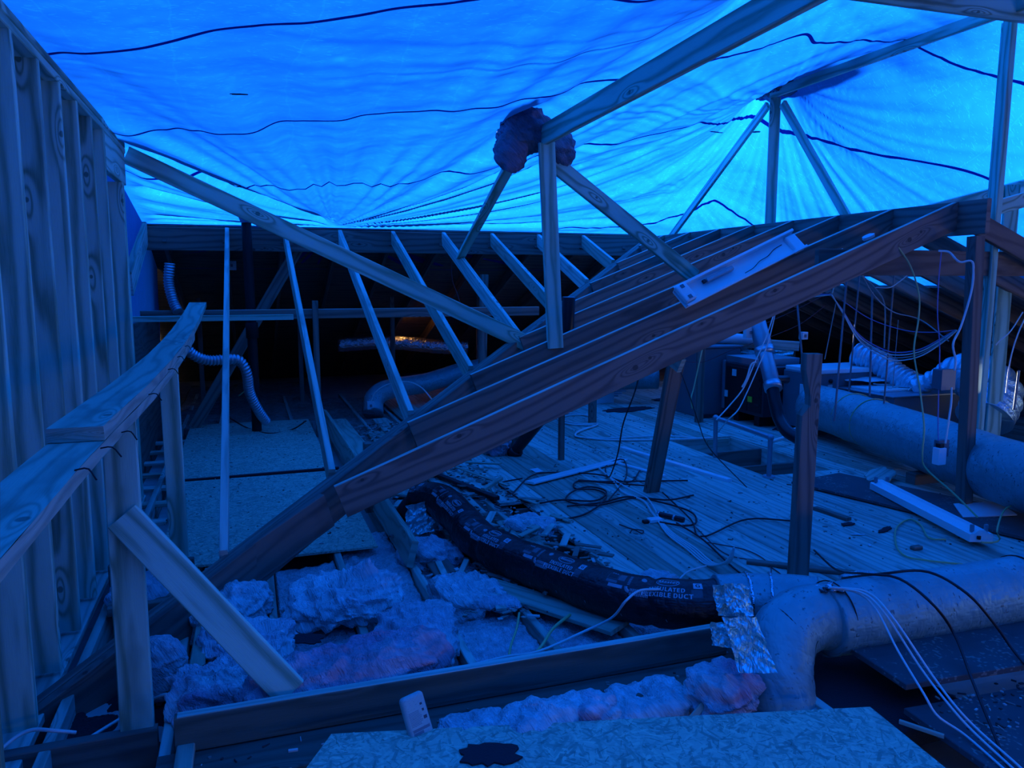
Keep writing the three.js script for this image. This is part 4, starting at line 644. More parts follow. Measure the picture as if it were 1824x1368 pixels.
for (const [label, a, b, r] of [['white plastic pipe lying in front of the air handler', [5.30, 0.11, -6.62], [5.95, 0.13, -6.75], 0.02], ['short white plastic pipe end beside the hatch', [4.98, 0.06, -6.42], [5.32, 0.09, -6.5], 0.02]]) tag(pipe('plastic_pipe', a, b, r, M.cableWhite, null, 12), label, 'pipe');

// ================================================================ POSTS, CABINETS, FITTINGS ON THE RIGHT
{ // post cut with a half lap at its head
  const P = [[-0.045, 0], [0.045, 0], [0.045, 1.285], [-0.04, 1.285], [-0.038, 1.2], [-0.004, 1.06], [-0.002, 1.01], [-0.045, 0.955]];
  const s = new THREE.Shape(P.map((p) => new THREE.Vector2(...p))), g = new THREE.ExtrudeGeometry(s, { depth: 0.06, bevelEnabled: true, bevelSize: 0.003, bevelThickness: 0.003, bevelSegments: 1 });
  const uv = g.attributes.uv, p = g.attributes.position; for (let i = 0; i < p.count; i++) uv.setXY(i, p.getY(i), p.getX(i) + p.getZ(i) * 0.7 + 0.2);
  const m = new THREE.Mesh(g, M.old); m.position.set(2.83, -0.01, -3.40); m.rotation.y = -0.22; m.rotation.z = -0.012; tag(put(m, 'notched_post', null), 'dark notched post standing alone in front of the silver duct', 'post'); }
{ const t = thing('grey_cabinet', 'tall blue grey metal cabinet behind the thin roof post', 'cabinet', [5.47, 0, -8.4]); box('body', [5.22, 0.0, -8.75], [5.78, 0.86, -8.12], M.greyPaint, t, 0.012); box('lid', [5.2, 0.86, -8.77], [5.8, 0.885, -8.1], M.greyPaint, t, 0.006); box('plinth', [5.24, -0.005, -8.14], [5.76, 0.05, -8.09], M.darkPaint, t); }
tag(sweep('paper_roll', [[5.55, 0.95, -8.5], [5.8, 0.95, -8.35], [6.1, 0.945, -8.2]], 0.065, M.paper, null, { seg: 12, rad: 22, fn: (u, a, L) => 0.003 * Math.sin(u * L * 160) }), 'pale blue wrapped roll lying on the grey cabinet', 'roll');
{ const t = thing('furnace', 'dark horizontal furnace with silver top and pale edge strips', 'furnace', [5.8, 0.1, -7.5]); box('body', [5.5, 0.13, -8.06], [6.1, 0.70, -7.28], M.darkPaint, t, 0.01); box('top_panel', [5.52, 0.70, -8.05], [6.12, 0.78, -7.45], M.galv, t, 0.006); box('edge_strip', [5.485, 0.13, -8.07], [5.51, 0.72, -8.02], M.alu, t, 0.004); box('foot', [5.55, -0.005, -7.9], [6.05, 0.13, -7.8], M.black, t); box('foot', [5.55, -0.005, -7.5], [6.05, 0.13, -7.4], M.black, t);
  const dA = box('door_panel', [5.488, 0.17, -7.99], [5.502, 0.66, -7.56], M.black, t, 0.004), dB = box('door_panel', [5.488, 0.17, -7.53], [5.502, 0.66, -7.31], M.black, t, 0.004);
  box('sticker', [5.480, 0.55, -7.86], [5.487, 0.63, -7.78], M.paper, dA, 0.001); box('sticker', [5.480, 0.28, -8.0], [5.487, 0.36, -7.94], M.paper, t, 0.001); box('rating_strip', [5.480, 0.30, -7.62], [5.487, 0.46, -7.605], M.cableRed, t, 0.001); box('warning_tag', [5.480, 0.28, -7.54], [5.487, 0.345, -7.46], M.yellowTag, dB, 0.001);
  for (let k = 0; k < 4; k++) box('louvre', [5.478, 0.24 + 0.1 * k, -7.42], [5.49, 0.27 + 0.1 * k, -7.33], M.black, dB, 0.003); }
{ const t = thing('air_handler', 'light blue grey air handler cabinet with a pale lid left of the notched post head', 'air handler', [6.1, 0.08, -7]); box('body', [5.74, 0.06, -7.25], [6.75, 0.68, -6.72], M.greyPaint, t, 0.01); box('lid', [5.76, 0.68, -7.25], [6.85, 0.73, -6.7], M.whitePaint, t, 0.01); box('service_label', [5.725, 0.30, -6.95], [5.739, 0.55, -6.87], M.paper, t, 0.001); box('service_label', [5.9, 0.3, -6.722], [5.96, 0.56, -6.715], M.paper, t, 0.001); pipe('port', [5.93, 0.6, -6.74], [5.93, 0.6, -6.70], 0.022, M.black, t); box('stand', [5.9, -0.01, -7.2], [6.7, 0.06, -6.8], M.old2, t); }
{ const t = thing('supply_plenum', 'dark sheet metal plenum box with loose wires on its open top', 'plenum', [6.6, 0.3, -6.3]); box('body', [6.05, 0.12, -6.68], [7.4, 0.52, -5.95], M.greyPaint, t, 0.008); box('flange', [6.02, 0.52, -6.70], [7.42, 0.535, -5.93], M.alu, t, 0.004); box('tray', [6.1, 0.535, -6.6], [6.75, 0.56, -6.2], M.whitePaint, t, 0.006); box('stand', [6.1, -0.01, -6.6], [7.3, 0.12, -6.5], M.old2, t); }
tag(crumpled('white_cover', [6.1, 0.60, -6.55], [0.55, 0.0, 0.12], [0.05, 0.03, -0.4], 0.02, 21, std({ color: 0xdadada, roughness: 0.6, side: THREE.DoubleSide })), 'white plastic cover lying on the plenum', 'cover');
tag(box('red_bag', [6.62, 0.56, -6.36], [6.82, 0.62, -6.26], M.redTag, null, 0.025), 'small red pouch among the wires on the plenum', 'pouch');
for (let k = 0; k < 9; k++) { const z = -6.55 + 0.06 * k, pts = []; for (let i = 0; i < 8; i++) pts.push([6.3 + 0.14 * i + 0.05 * (R() - 0.5), 0.56 + 0.03 * R(), z + 0.12 * (R() - 0.5)]); cable('loose white wire tangled on top of the plenum', pts, 0.005, k % 3 ? M.cableWhite : M.cableGrey, 'wires tangled on the plenum'); }
{ const t = thing('wood_ledge', 'short dark timber ledge with tinsel like foil under it behind the notched post', 'ledge', [6.0, 0.9, -8.3]); board('ledge', [5.85, 0.90, -8.5], [6.55, 0.86, -8.0], 0.12, 0.05, M.deck, t); board('leg', [5.88, 0.0, -8.5], [5.88, 0.85, -8.5], 0.06, 0.04, M.old2, t, { wide: [1, 0, 0] }); board('leg', [6.5, 0.0, -8.05], [6.5, 0.81, -8.05], 0.06, 0.04, M.old2, t, { wide: [1, 0, 0] }); crumpled('foil_fringe', [5.9, 0.60, -8.46], [0.6, -0.02, 0.42], [0, 0.24, 0], 0.06, 31, M.foilSheet, t); }
tag(box('grey_board', [4.35, 0.0, -9.6], [4.78, 0.3, -9.58], M.paper, null, 0.003), 'small pale panel leaning in front of the far grey duct', 'panel');
for (let k = 0; k < 4; k++) tag(board('metal_stud', [3.2, 0.06 + 0.05 * k, -10.6 + 0.12 * k], [5.0, 0.05 + 0.05 * k, -9.9 + 0.12 * k], 0.06, 0.03, M.alu, null, { wide: [0, 0, 1] }), ['lowest of the pale metal channels stacked far back on the deck', 'second lowest pale metal channel stacked far back on the deck', 'third lowest pale metal channel stacked far back on the deck', 'topmost of the pale metal channels stacked far back on the deck'][k], 'channel', 'channels stacked far back on the deck');
{ // electrical boxes on the dark post and their cables
  const t = thing('junction_box', 'grey junction box screwed to the dark post above the trunk duct', 'junction box', [4.601, 0.983, -4.11]); const c = [4.601, 0.983, -4.11]; box('body', [c[0] - 0.06, c[1] - 0.07, c[2] - 0.04], [c[0] + 0.06, c[1] + 0.07, c[2] + 0.04], M.greyPaint, t, 0.006); box('cover', [c[0] - 0.064, c[1] - 0.074, c[2] + 0.04], [c[0] + 0.064, c[1] + 0.074, c[2] + 0.046], M.greyPaint, t, 0.003);
  const d = [4.493, 0.464, -4], u = thing('outlet_box', 'small white outlet box with a grey lid hanging on the dark post', 'outlet', d); box('body', [d[0] - 0.035, d[1] - 0.06, d[2] - 0.03], [d[0] + 0.035, d[1] + 0.06, d[2] + 0.03], M.whitePaint, u, 0.008); box('collar', [d[0] - 0.02, d[1] + 0.06, d[2] - 0.02], [d[0] + 0.02, d[1] + 0.09, d[2] + 0.02], M.black, u, 0.004); box('back_plate', [d[0] + 0.02, d[1] - 0.02, d[2] - 0.07], [d[0] + 0.12, d[1] + 0.10, d[2] - 0.03], M.greyPaint, u, 0.004); }
for (const [label, p, s] of [['pale square switch box hanging by the flue pipe', [4.788, 1.156, -6.607], 0.05], ['pale switch box on the thin rod above the furnace', [5.374, 1.116, -6.507], 0.035], ['pale lidded box on the second left rafter', [-0.138, 1.857, -9.99], 0.05], ['white junction box on the floor below the left rafters', [1.413, 0.144, -9.542], 0.045]]) { const t = thing('switch_box', label, 'switch box', p); box('body', [p[0] - s, p[1] - s * 1.1, p[2] - 0.03], [p[0] + s, p[1] + s * 1.1, p[2] + 0.03], M.paper, t, 0.005); box('toggle', [p[0] - 0.012, p[1] - 0.016, p[2] + 0.03], [p[0] + 0.012, p[1] + 0.016, p[2] + 0.042], M.greyPaint, t, 0.003); }

// ---- fluorescent strip fixtures
{ const t = thing('strip_light', 'long white fluorescent strip fixture without tubes lying on a black panel', 'light fixture', [4.6, 0, -4.2]);
  const a = V([4.671, 0.05, -4.691]), b = V([4.305, 0.05, -3.48]), X = b.clone().sub(a), L = X.length(); X.normalize(); const Zv = new THREE.Vector3(0, 1, 0).cross(X).negate(), g = new THREE.Group(); 
  const prof = [[-0.075, 0], [0.075, 0], [0.075, 0.05], [0.062, 0.056], [0.05, 0.052], [0.02, 0.075], [-0.02, 0.075], [-0.05, 0.052], [-0.062, 0.056], [-0.075, 0.05]];
  const q = new THREE.Quaternion().setFromRotationMatrix(new THREE.Matrix4().makeBasis(Zv, new THREE.Vector3(0, 1, 0), Zv.clone().cross(new THREE.Vector3(0, 1, 0))));
  const geo = new THREE.ExtrudeGeometry(new THREE.Shape(prof.map((p) => new THREE.Vector2(...p))), { depth: L, bevelEnabled: false });
  const mk = (geo2, mat, name, off, parent = t) => { const m = new THREE.Mesh(geo2, mat); m.quaternion.copy(q); m.position.copy(a).addScaledVector(X, off[0]).addScaledVector(Zv, off[1]); m.position.y += off[2] - 0.012; return put(m, name, parent); };
  const sgn = Zv.clone().cross(new THREE.Vector3(0, 1, 0)).dot(X) > 0 ? 0 : L;
  const housing = mk(geo, M.whitePaint, 'housing', [sgn, 0, 0]);
  for (const s of [0.03, L - 0.03]) for (const w of [-0.045, 0.045]) mk(new RoundedBoxGeometry(0.026, 0.05, 0.016, 2, 0.006), M.galv, 'lamp_holder', [s, w, 0.08], housing);
  mk(new THREE.CylinderGeometry(0.012, 0.012, 0.02, 12), M.iron, 'cable_gland', [L + 0.005, 0.02, 0.03], housing);
  const p = slab('felt_panel', [[-0.34, -0.95], [0.30, -0.88], [0.34, 0.9], [-0.25, 0.98]], 0.018, M.feltSheet, null, [4.74, 0.012, -4.28], 0.33); tag(p, 'black felt panel under the fluorescent strip fixture', 'panel', 'black felt panels'); }
tag(slab('torn_sheathing', ragged(0.2, 0.12, 22, 0.35, rng(44)), 0.014, M.deck2, null, [4.98, 0.045, -5.0], 0.4, [0.1, 0.12]), 'broken brown sheathing piece at the far end of the black panel', 'sheathing scrap');
{ const t = thing('lamp_tray', 'open white fluorescent lamp tray lying across the jack rafters', 'light fixture', [3.6, 1.7, -5.15]);
  const a = V([3.02, sideY(3.02) + 0.055, -5.02]), b = V([4.13, sideY(4.13) + 0.05, -5.12]), X = b.clone().sub(a), L = X.length(); X.normalize(); const N0 = 0, N = new THREE.Vector3(-SLOPE, 1, 0).normalize().multiplyScalar(0.62).add(new THREE.Vector3(0, 0.0, 0.80)).normalize(), W = X.clone().cross(N).negate(), q = new THREE.Quaternion().setFromRotationMatrix(new THREE.Matrix4().makeBasis(X, N, X.clone().cross(N)));
  const mk = (sx, sy, sz, x, y, z, mat, name) => { const m = new THREE.Mesh(new RoundedBoxGeometry(sx, sy, sz, 1, Math.min(sx, sy, sz) * 0.3), mat); m.quaternion.copy(q); m.position.copy(a).addScaledVector(X, x).addScaledVector(N, y).addScaledVector(X.clone().cross(N), z); return put(m, name, t); };
  mk(L, 0.006, 0.16, L / 2, 0.0, 0, M.whitePaint, 'back'); for (const s of [-1, 1]) { mk(L, 0.05, 0.005, L / 2, 0.025, 0.08 * s, M.whitePaint, 'side'); mk(L, 0.005, 0.02, L / 2, 0.05, 0.088 * s, M.whitePaint, 'lip'); } for (const x of [0.05, L - 0.05]) mk(0.1, 0.052, 0.155, x, 0.028, 0, M.whitePaint, 'end_block');
  mk(0.26, 0.03, 0.035, L * 0.34, 0.02, -0.03, M.galv, 'ballast'); mk(0.03, 0.022, 0.03, L * 0.34 - 0.15, 0.016, -0.03, M.black, 'ballast_cap');
  for (const x of [0.05]) for (const z of [-0.05, 0.05]) mk(0.03, 0.006, 0.03, x, 0.056, z, M.greyPaint, 'knockout');
  const w0 = a.clone().addScaledVector(X, L * 0.5).addScaledVector(N, 0.02), pts = []; for (let i = 0; i < 6; i++) pts.push(w0.clone().addScaledVector(X, 0.09 * i).addScaledVector(X.clone().cross(N), 0.05 - 0.02 * i + 0.01 * (i % 2)).toArray()); sweep('lead_wire', pts, 0.003, M.iron, t, { rad: 5 }); }
// ---- white channels on the deck
tag(board('white_channel', [2.146, 0.02, -5.823], [3.269, 0.02, -6.345], 0.11, 0.018, M.whitePaint, null, { wide: [0, 0.05, 1] }), 'bright white lamp cover strip lying across the torn boards', 'cover strip');
tag(board('white_channel', [3.507, 0.01, -6.836], [3.771, 0.01, -5.384], 0.055, 0.03, M.whitePaint, null, { wide: [1, 0, 0] }), 'long narrow white channel lying towards the floor hatch', 'channel');
tag(board('white_channel', [3.167, 0.01, -6.257], [3.337, 0.01, -5.693], 0.04, 0.02, M.whitePaint, null, { wide: [1, 0, 0] }), 'short white channel behind the leaning roof post', 'channel');
tag(slab('paper_tag', [[-0.04, -0.05], [0.04, -0.05], [0.04, 0.05], [-0.04, 0.05]], 0.003, M.paper, null, [2.367, 0.01, -6.237], 0.2, [0.1, 0]), 'small square white card among the torn boards', 'card');
M.blueSheet = std({ color: 0x2f6fd0, roughness: 0.4 });
tag(slab('plastic_sheet', [[-0.22, -0.12], [0.16, -0.16], [0.22, 0.1], [-0.1, 0.14]], 0.008, M.whitePaint, null, [4.909, 0.04, -4], -0.2, [0.05, 0.05]), 'white plastic plate behind the fluorescent strip fixture', 'plate');
tag(slab('paper_bit', ragged(0.05, 0.012, 12, 0.3, rng(7)), 0.002, M.paper, null, [3.755, 0.004, -3.93], -0.4), 'curled white paper strip on the bare deck', 'paper');
tag(slab('paper_bit', ragged(0.028, 0.008, 10, 0.3, rng(8)), 0.002, M.paper, null, [3.673, 0.004, -3.736], 0.9), 'tiny white paper curl in front of the paper strip', 'paper');
tag(box('wood_block', [[3.894, 0, -3.584][0] - 0.035, 0.0, [3.894, 0, -3.584][2] - 0.02], [[3.894, 0, -3.584][0] + 0.035, 0.025, [3.894, 0, -3.584][2] + 0.02], M.old, null), 'little dark wood block on the deck inside the cable loop', 'block');
tag(board('deck_batten', [3.89, 0.012, -4.493], [3.925, 0.012, -4.193], 0.05, 0.024, M.old2, null, { wide: [1, 0, 0] }), 'short dark batten on the deck right of the notched post', 'batten');
tag(board('deck_batten', [2.747, 0.012, -3.725], [3.389, 0.012, -3.226], 0.05, 0.024, M.old, null, { wide: [0, 0, 1] }), 'reddish batten lying behind the silver duct', 'batten');
tag(board('plank_offcut', [1.167, 0.012, -3.901], [1.633, 0.012, -3.166], 0.17, 0.025, M.worn, null, { wide: [0.6, 0, 1] }), 'wide pale plank under the black flexible duct', 'plank');
// socket wrench like tool near the cables
{ const a = V([2.716, 0.02, -4.72]), b = V([2.813, 0.02, -4.534]), t = thing('tool_handle', 'black tool handle with bright ends lying among the cables', 'tool', a.toArray()); pipe('grip', a.toArray(), b.toArray(), 0.018, M.blackPlastic, t); for (const s of [0.0, 0.6]) { const p = a.clone().lerp(b, s), q = a.clone().lerp(b, s + 0.08); pipe('ferrule', p.toArray(), q.toArray(), 0.021, M.alu, t); } }
{ const p = [2.628, 0.02, -4.611], t = thing('cable_clamp', 'white cable clamp gathering the pale cables on the deck', 'clamp', p); box('body', [p[0] - 0.05, 0.0, p[2] - 0.03], [p[0] + 0.05, 0.03, p[2] + 0.03], M.whitePaint, t, 0.008); box('jaw', [p[0] - 0.09, 0.0, p[2] - 0.02], [p[0] - 0.05, 0.02, p[2] + 0.02], M.iron, t, 0.004); }

// ================================================================ CABLES
const W = M.cableWhite, K = M.cableBlack, G = M.cableGrey, Yl = M.cableYellow, Pu = M.cablePurple;
cable('white cable draped over the silver duct, leftmost of three strands', [[2.296, 0.36, -2.548], [2.359, 0.37, -2.457], [2.363, 0.34, -2.35], [2.327, 0.24, -2.192], [2.288, 0.16, -2.03], [2.301, 0.1, -1.976], [2.349, 0.06, -1.898], [2.309, 0.05, -1.694]], 0.0045, W);
cable('white cable draped over the silver duct, middle of three strands', [[2.289, 0.37, -2.531], [2.359, 0.38, -2.425], [2.366, 0.34, -2.309], [2.383, 0.19, -2.135], [2.357, 0.13, -1.981], [2.369, 0.08, -1.894], [2.351, 0.05, -1.727], [2.339, 0.04, -1.639]], 0.0045, W);
cable('white cable draped over the silver duct, rightmost of three strands', [[2.28, 0.38, -2.515], [2.385, 0.38, -2.422], [2.365, 0.34, -2.265], [2.396, 0.19, -2.108], [2.376, 0.13, -1.975], [2.391, 0.08, -1.886], [2.37, 0.055, -1.712], [2.349, 0.045, -1.628]], 0.0045, W);
cable('black cable looping over the silver duct near its middle', [[3.244, 0.02, -3.737], [2.985, 0.1, -3.257], [2.608, 0.34, -2.672], [2.628, 0.38, -2.501], [2.624, 0.34, -2.319], [2.732, 0.2, -2.295], [2.567, 0.13, -2.056], [2.416, 0.05, -1.821], [2.324, 0.04, -1.705]], 0.006, K);
cable('black cable looping over the silver duct farthest right', [[2.926, 0.1, -3.149], [2.64, 0.36, -2.607], [2.808, 0.38, -2.523], [2.813, 0.36, -2.327], [2.902, 0.24, -2.258], [2.931, 0.14, -2.172], [2.82, 0.13, -1.969]], 0.006, K);
cable('yellowish cable loop lying on the deck before the strip fixture', [[4.207, 0.01, -3.649], [4.132, 0.01, -3.71], [4.296, 0.012, -3.932], [4.326, 0.012, -4.056], [4.092, 0.012, -3.938], [3.821, 0.012, -3.672], [3.712, 0.012, -3.495], [3.771, 0.012, -3.394], [3.92, 0.012, -3.275]], 0.006, Yl);
cable('yellowish cable leaving the end of the strip fixture', [[4.241, 0.06, -3.426], [4.34, 0.05, -3.423], [4.407, 0.06, -3.436], [4.371, 0.12, -3.431], [4.734, 0.14, -3.68], [4.935, 0.14, -3.75], [5.048, 0.1, -3.713]], 0.006, Yl);
cable('yellow cable hanging from the collar beam past the trunk duct', [[4.486, 1.908, -4.469], [4.565, 1.767, -4.422], [4.614, 1.565, -4.378], [4.602, 1.384, -4.357], [4.481, 1.171, -4.262], [4.426, 0.927, -4.141], [4.32, 0.683, -3.983], [4.261, 0.505, -3.926], [4.282, 0.411, -3.906], [4.367, 0.27, -3.75], [4.419, 0.146, -3.609]], 0.006, Yl);
cable('thick white cable bent down the side of the dark post', [[4.634, 1.874, -4.253], [4.701, 1.866, -4.229], [4.721, 1.814, -4.183], [4.754, 1.794, -4.169], [4.804, 1.802, -4.132], [4.816, 1.743, -4.12], [4.795, 1.588, -4.106], [4.701, 1.356, -4.084], [4.626, 1.233, -4.072], [4.636, 1.125, -4.053], [4.626, 1.048, -4.046]], 0.008, W);
cable('white cable from junction box to outlet box on the dark post', [[4.603, 0.933, -4.038], [4.594, 0.817, -4.025], [4.54, 0.668, -3.991], [4.495, 0.559, -3.96]], 0.007, W);
cable('thin pale wire hanging straight in front of the dark post', [[4.696, 1.876, -4.286], [4.668, 1.666, -4.266], [4.633, 1.429, -4.224], [4.621, 1.194, -4.175], [4.55, 0.888, -4.093], [4.494, 0.664, -4.028], [4.469, 0.574, -3.992]], 0.004, Pu);
const swagA = [[1480, 525], [1500, 550], [1530, 595], [1570, 620], [1600, 628], [1640, 622], [1680, 600], [1702, 588]];
swagA.length && [0, 1, 2, 3].forEach((k) => cable(['upper strand of the cable bundle swagged across the right of the attic', 'second strand of the cable bundle swagged across the right of the attic', 'third strand of the cable bundle swagged across the right of the attic', 'lowest strand of the cable bundle swagged across the right of the attic'][k], [[4.583, 1.553, -5.239], [4.666, 1.429, -5.194], [4.789, 1.226, -5.124], [4.921, 1.115, -5.01], [5.011, 1.088, -4.922], [5.103, 1.124, -4.789], [5.149, 1.228, -4.627], [5.156, 1.29, -4.527]].map((p, i) => [p[0], p[1] - 0.022 * k * Math.sin(i / 7 * Math.PI), p[2] + 0.004 * k]), 0.0055, [Pu, W, G, W][k], 'strands of the swagged cable bundle'));
const bundle = [[4.408, 1.522, -5.508], [4.51, 1.542, -5.423], [4.583, 1.553, -5.239]];
for (let k = 0; k < 3; k++) cable(['lower pale cable at the start of the swagged bundle', 'middle pale cable at the start of the swagged bundle', 'upper pale cable at the start of the swagged bundle'][k], bundle.map((p, i) => [p[0], p[1] + 0.012 * (k - 1) * Math.sin(i / 2 * Math.PI), p[2]]), 0.006, [W, G, Pu][k], 'cables gathered at the bundle start');
cable('pale cable rising from the bundle to the collar beam', [[4.597, 1.567, -5.237], [4.551, 1.668, -5.16], [4.499, 1.757, -5.083]], 0.005, W);
cable('thin cable swagged flatter above the bundle', [[4.669, 1.507, -5.204], [4.882, 1.355, -5.109], [5.062, 1.269, -4.93], [5.11, 1.264, -4.699], [5.156, 1.29, -4.527]], 0.004, Pu);
cable('pale cable sloping from the beam down to the bundle end', [[4.511, 1.754, -4.865], [4.687, 1.558, -4.885], [4.902, 1.422, -4.899], [5.112, 1.356, -4.818], [5.147, 1.201, -4.571]], 0.005, G);
cable('pale cable hanging from the collar beam behind the trunk', [[4.907, 1.715, -5.257], [5.014, 1.599, -5.205], [5.079, 1.458, -5.163], [5.06, 1.107, -5.121]], 0.006, G);
cable('cable sagging short under the collar beam', [[4.629, 1.615, -4.806], [4.732, 1.615, -4.771], [4.803, 1.659, -4.752], [4.867, 1.71, -4.737]], 0.004, W);
for (const [label, a, b, r] of [['dark hanger rod left of the trunk duct', [4.637, 1.668, -5.13], [4.423, 0.553, -4.943], 0.008], ['dark hanger rod right of the notched post', [4.986, 1.575, -5.211], [4.851, 0.724, -5.033], 0.008], ['pale thin hanger wire beside the notched post', [4.62, 1.484, -5.217], [4.512, 1.024, -5.19], 0.004], ['thin rod hanging above the furnace', [5.123, 1.508, -6.327], [5.085, 0.862, -6.145], 0.01], ['thin wire hanging right of the swagged bundle', [5.261, 1.337, -5.19], [5.192, 0.767, -5.135], 0.003], ['dark rod hanging at the far right', [6.029, 0.932, -4.658], [5.976, 0.609, -4.632], 0.01]]) tag(pipe('hanger_rod', a, b, r, /pale|wire/.test(label) ? G : M.greyPaint, null, 8), label, 'rod');
cable('pale cable of the bundle hanging at the right edge, nearer strand', [[5.946, 1.445, -4.544], [5.854, 1.266, -4.551], [5.78, 1.043, -4.546], [5.735, 0.776, -4.524]], 0.006, W);
cable('pale cable of the bundle hanging at the right edge, farther strand', [[5.985, 1.414, -4.633], [5.883, 1.26, -4.647], [5.793, 1.179, -4.667], [5.766, 1.147, -4.671]], 0.005, W);
// twin pale cables from the flue down to the pipe rail
cable('pale cable falling from the rafter to the pipe rail, left of the pair', [[4.737, 1.435, -6.13], [4.571, 1.153, -6.041], [4.4, 0.93, -5.962], [4.233, 0.713, -5.883], [4.047, 0.568, -5.82], [3.843, 0.465, -5.716]], 0.006, W);
cable('pale cable falling from the rafter to the pipe rail, right of the pair', [[4.742, 1.435, -6.128], [4.584, 1.101, -6.029], [4.423, 0.879, -5.947], [4.255, 0.663, -5.868], [4.116, 0.528, -5.791], [3.959, 0.446, -5.727], [4.625, 0.01, -6.929]], 0.006, W);
cable('pale cable stub curled on the furnace lid', [[4.348, 0.94, -5.875], [4.304, 0.915, -5.886], [4.26, 0.789, -5.884], [4.218, 0.713, -5.888]], 0.009, W);
cable('pale cable hanging down the thin roof post', [[4.704, 1.058, -7.262], [4.587, 0.838, -7.165], [4.457, 0.553, -7.063], [4.37, 0.449, -6.972], [4.377, 0.344, -6.955]], 0.007, Yl);
cable('thin dark wire from the rafter stub to the hatch', [[2.739, 1.085, -4.527], [3.018, 0.82, -4.821], [3.177, 0.602, -4.95], [3.249, 0.415, -4.9], [3.774, 0.01, -5.156]], 0.004, K);
cable('thin brown wire sagging across the dark attic above the cabinet', [[4.363, 0.945, -7.576], [4.72, 1.006, -7.462], [5.134, 1.142, -7.126], [5.281, 1.328, -6.675], [5.444, 1.562, -6.225]], 0.004, M.cableRed);
cable('thin brown wire sagging lower above the roll', [[4.475, 0.808, -7.519], [4.769, 0.777, -7.414], [4.952, 0.919, -7.157], [5.091, 1.025, -6.911], [5.386, 1.212, -6.623], [5.527, 1.42, -6.39]], 0.004, M.cableRed);
// pale cables spread over the deck in the middle
cable('white cable loop on the deck behind the black leaning pipe', [[4.006, 0, -8.543], [3.859, 0, -8.896], [3.628, 0, -8.8], [3.498, 0, -8.431], [3.55, 0, -8.18], [3.767, 0, -8.03], [3.502, 0, -7.832], [3.314, 0, -7.558], [3.395, 0, -7.371], [3.637, 0, -7.194], [4.21, 0, -7.029], [4.653, 0, -6.971]].map((p) => [p[0], 0.012, p[2]]), 0.012, W);
cable('second white cable loop on the deck behind the black leaning pipe', [[4.009, 0, -8.713], [3.74, 0, -8.762], [3.554, 0, -8.532], [3.626, 0, -8.192], [3.829, 0, -8.084], [3.419, 0, -7.722], [3.306, 0, -7.464], [3.62, 0, -7.293], [4.189, 0, -7.226], [4.467, 0, -7.003]].map((p) => [p[0], 0.016, p[2]]), 0.01, W);
cable('white cable running from the lamp cover strip to the clamp', [[2.909, 0, -6.094], [2.839, 0, -5.705], [2.752, 0, -5.331], [2.785, 0, -5.07], [2.703, 0, -4.794], [2.667, 0, -4.665]].map((p) => [p[0], 0.014, p[2]]), 0.009, W);
cable('white cable running beside it from strip to clamp', [[2.917, 0, -6.135], [2.858, 0, -5.797], [2.835, 0, -5.444], [2.842, 0, -5.131], [2.767, 0, -4.875], [2.689, 0, -4.671]].map((p) => [p[0], 0.018, p[2]]), 0.008, W);
[0, 1, 2, 3].forEach((k) => cable(['leftmost of four white cables running from the clamp to the silver duct', 'second from left of four white cables between clamp and silver duct', 'third from left of four white cables between clamp and silver duct', 'rightmost of four white cables running from the clamp to the silver duct'][k], [[2.663, 0, -4.625], [2.58, 0, -4.309], [2.556, 0, -4.032], [2.52, 0, -3.759], [2.477, 0, -3.527], [2.473, 0, -3.469]].map((p, i) => [p[0] + 0.02 * (k - 1.5) * Math.sin(i / 5 * Math.PI * 0.9 + 0.3), 0.012 + (i > 4 ? 0.2 : i > 3 ? 0.1 : 0), p[2]]), 0.006, W, 'white cables between clamp and silver duct'));
cable('thin white cable branch bending down to the black duct', [[2.467, 0.02, -3.721], [2.318, 0.03, -3.661], [2.143, 0.08, -3.471], [1.981, 0.14, -3.248]], 0.005, W);
cable('white cable arching over the black duct down to the insulation', [[1.761, 0.24, -3.028], [1.645, 0.26, -3.002], [1.532, 0.26, -2.921], [1.537, 0.12, -3.065], [1.426, 0.04, -3.13], [1.166, 0.03, -3.035], [1.014, 0.02, -3.053], [0.811, 0, -3.058]], 0.006, W);
cable('pale stiff wire sticking out of the insulation left of the plank', [[1.217, 0.03, -3.441], [1.153, 0.02, -3.3], [1.085, 0, -3.184], [1.045, -0.02, -3.098]], 0.006, Yl);
cable('pale stiff wire crossing the joist under the black duct', [[1.446, 0.03, -3.342], [1.309, 0.03, -3.224], [1.205, 0.02, -3.1], [1.124, 0, -3.03]], 0.008, Yl);
cable('white cable in the open bay behind the rail post', [[-0.629, -0.02, -3.017], [-0.57, -0.03, -3.11], [-0.481, -0.05, -3.252], [-0.371, 0.05, -3.136], [-0.307, 0.05, -3.083], [-0.258, 0, -3.073]], 0.006, W);
cable('white cable curling over the dark joist at the lower left', [[-0.905, 0, -2.989], [-0.85, 0.02, -3.055], [-0.799, 0.03, -3.065], [-0.719, 0.03, -3.03], [-0.661, 0, -3.05]], 0.007, W);
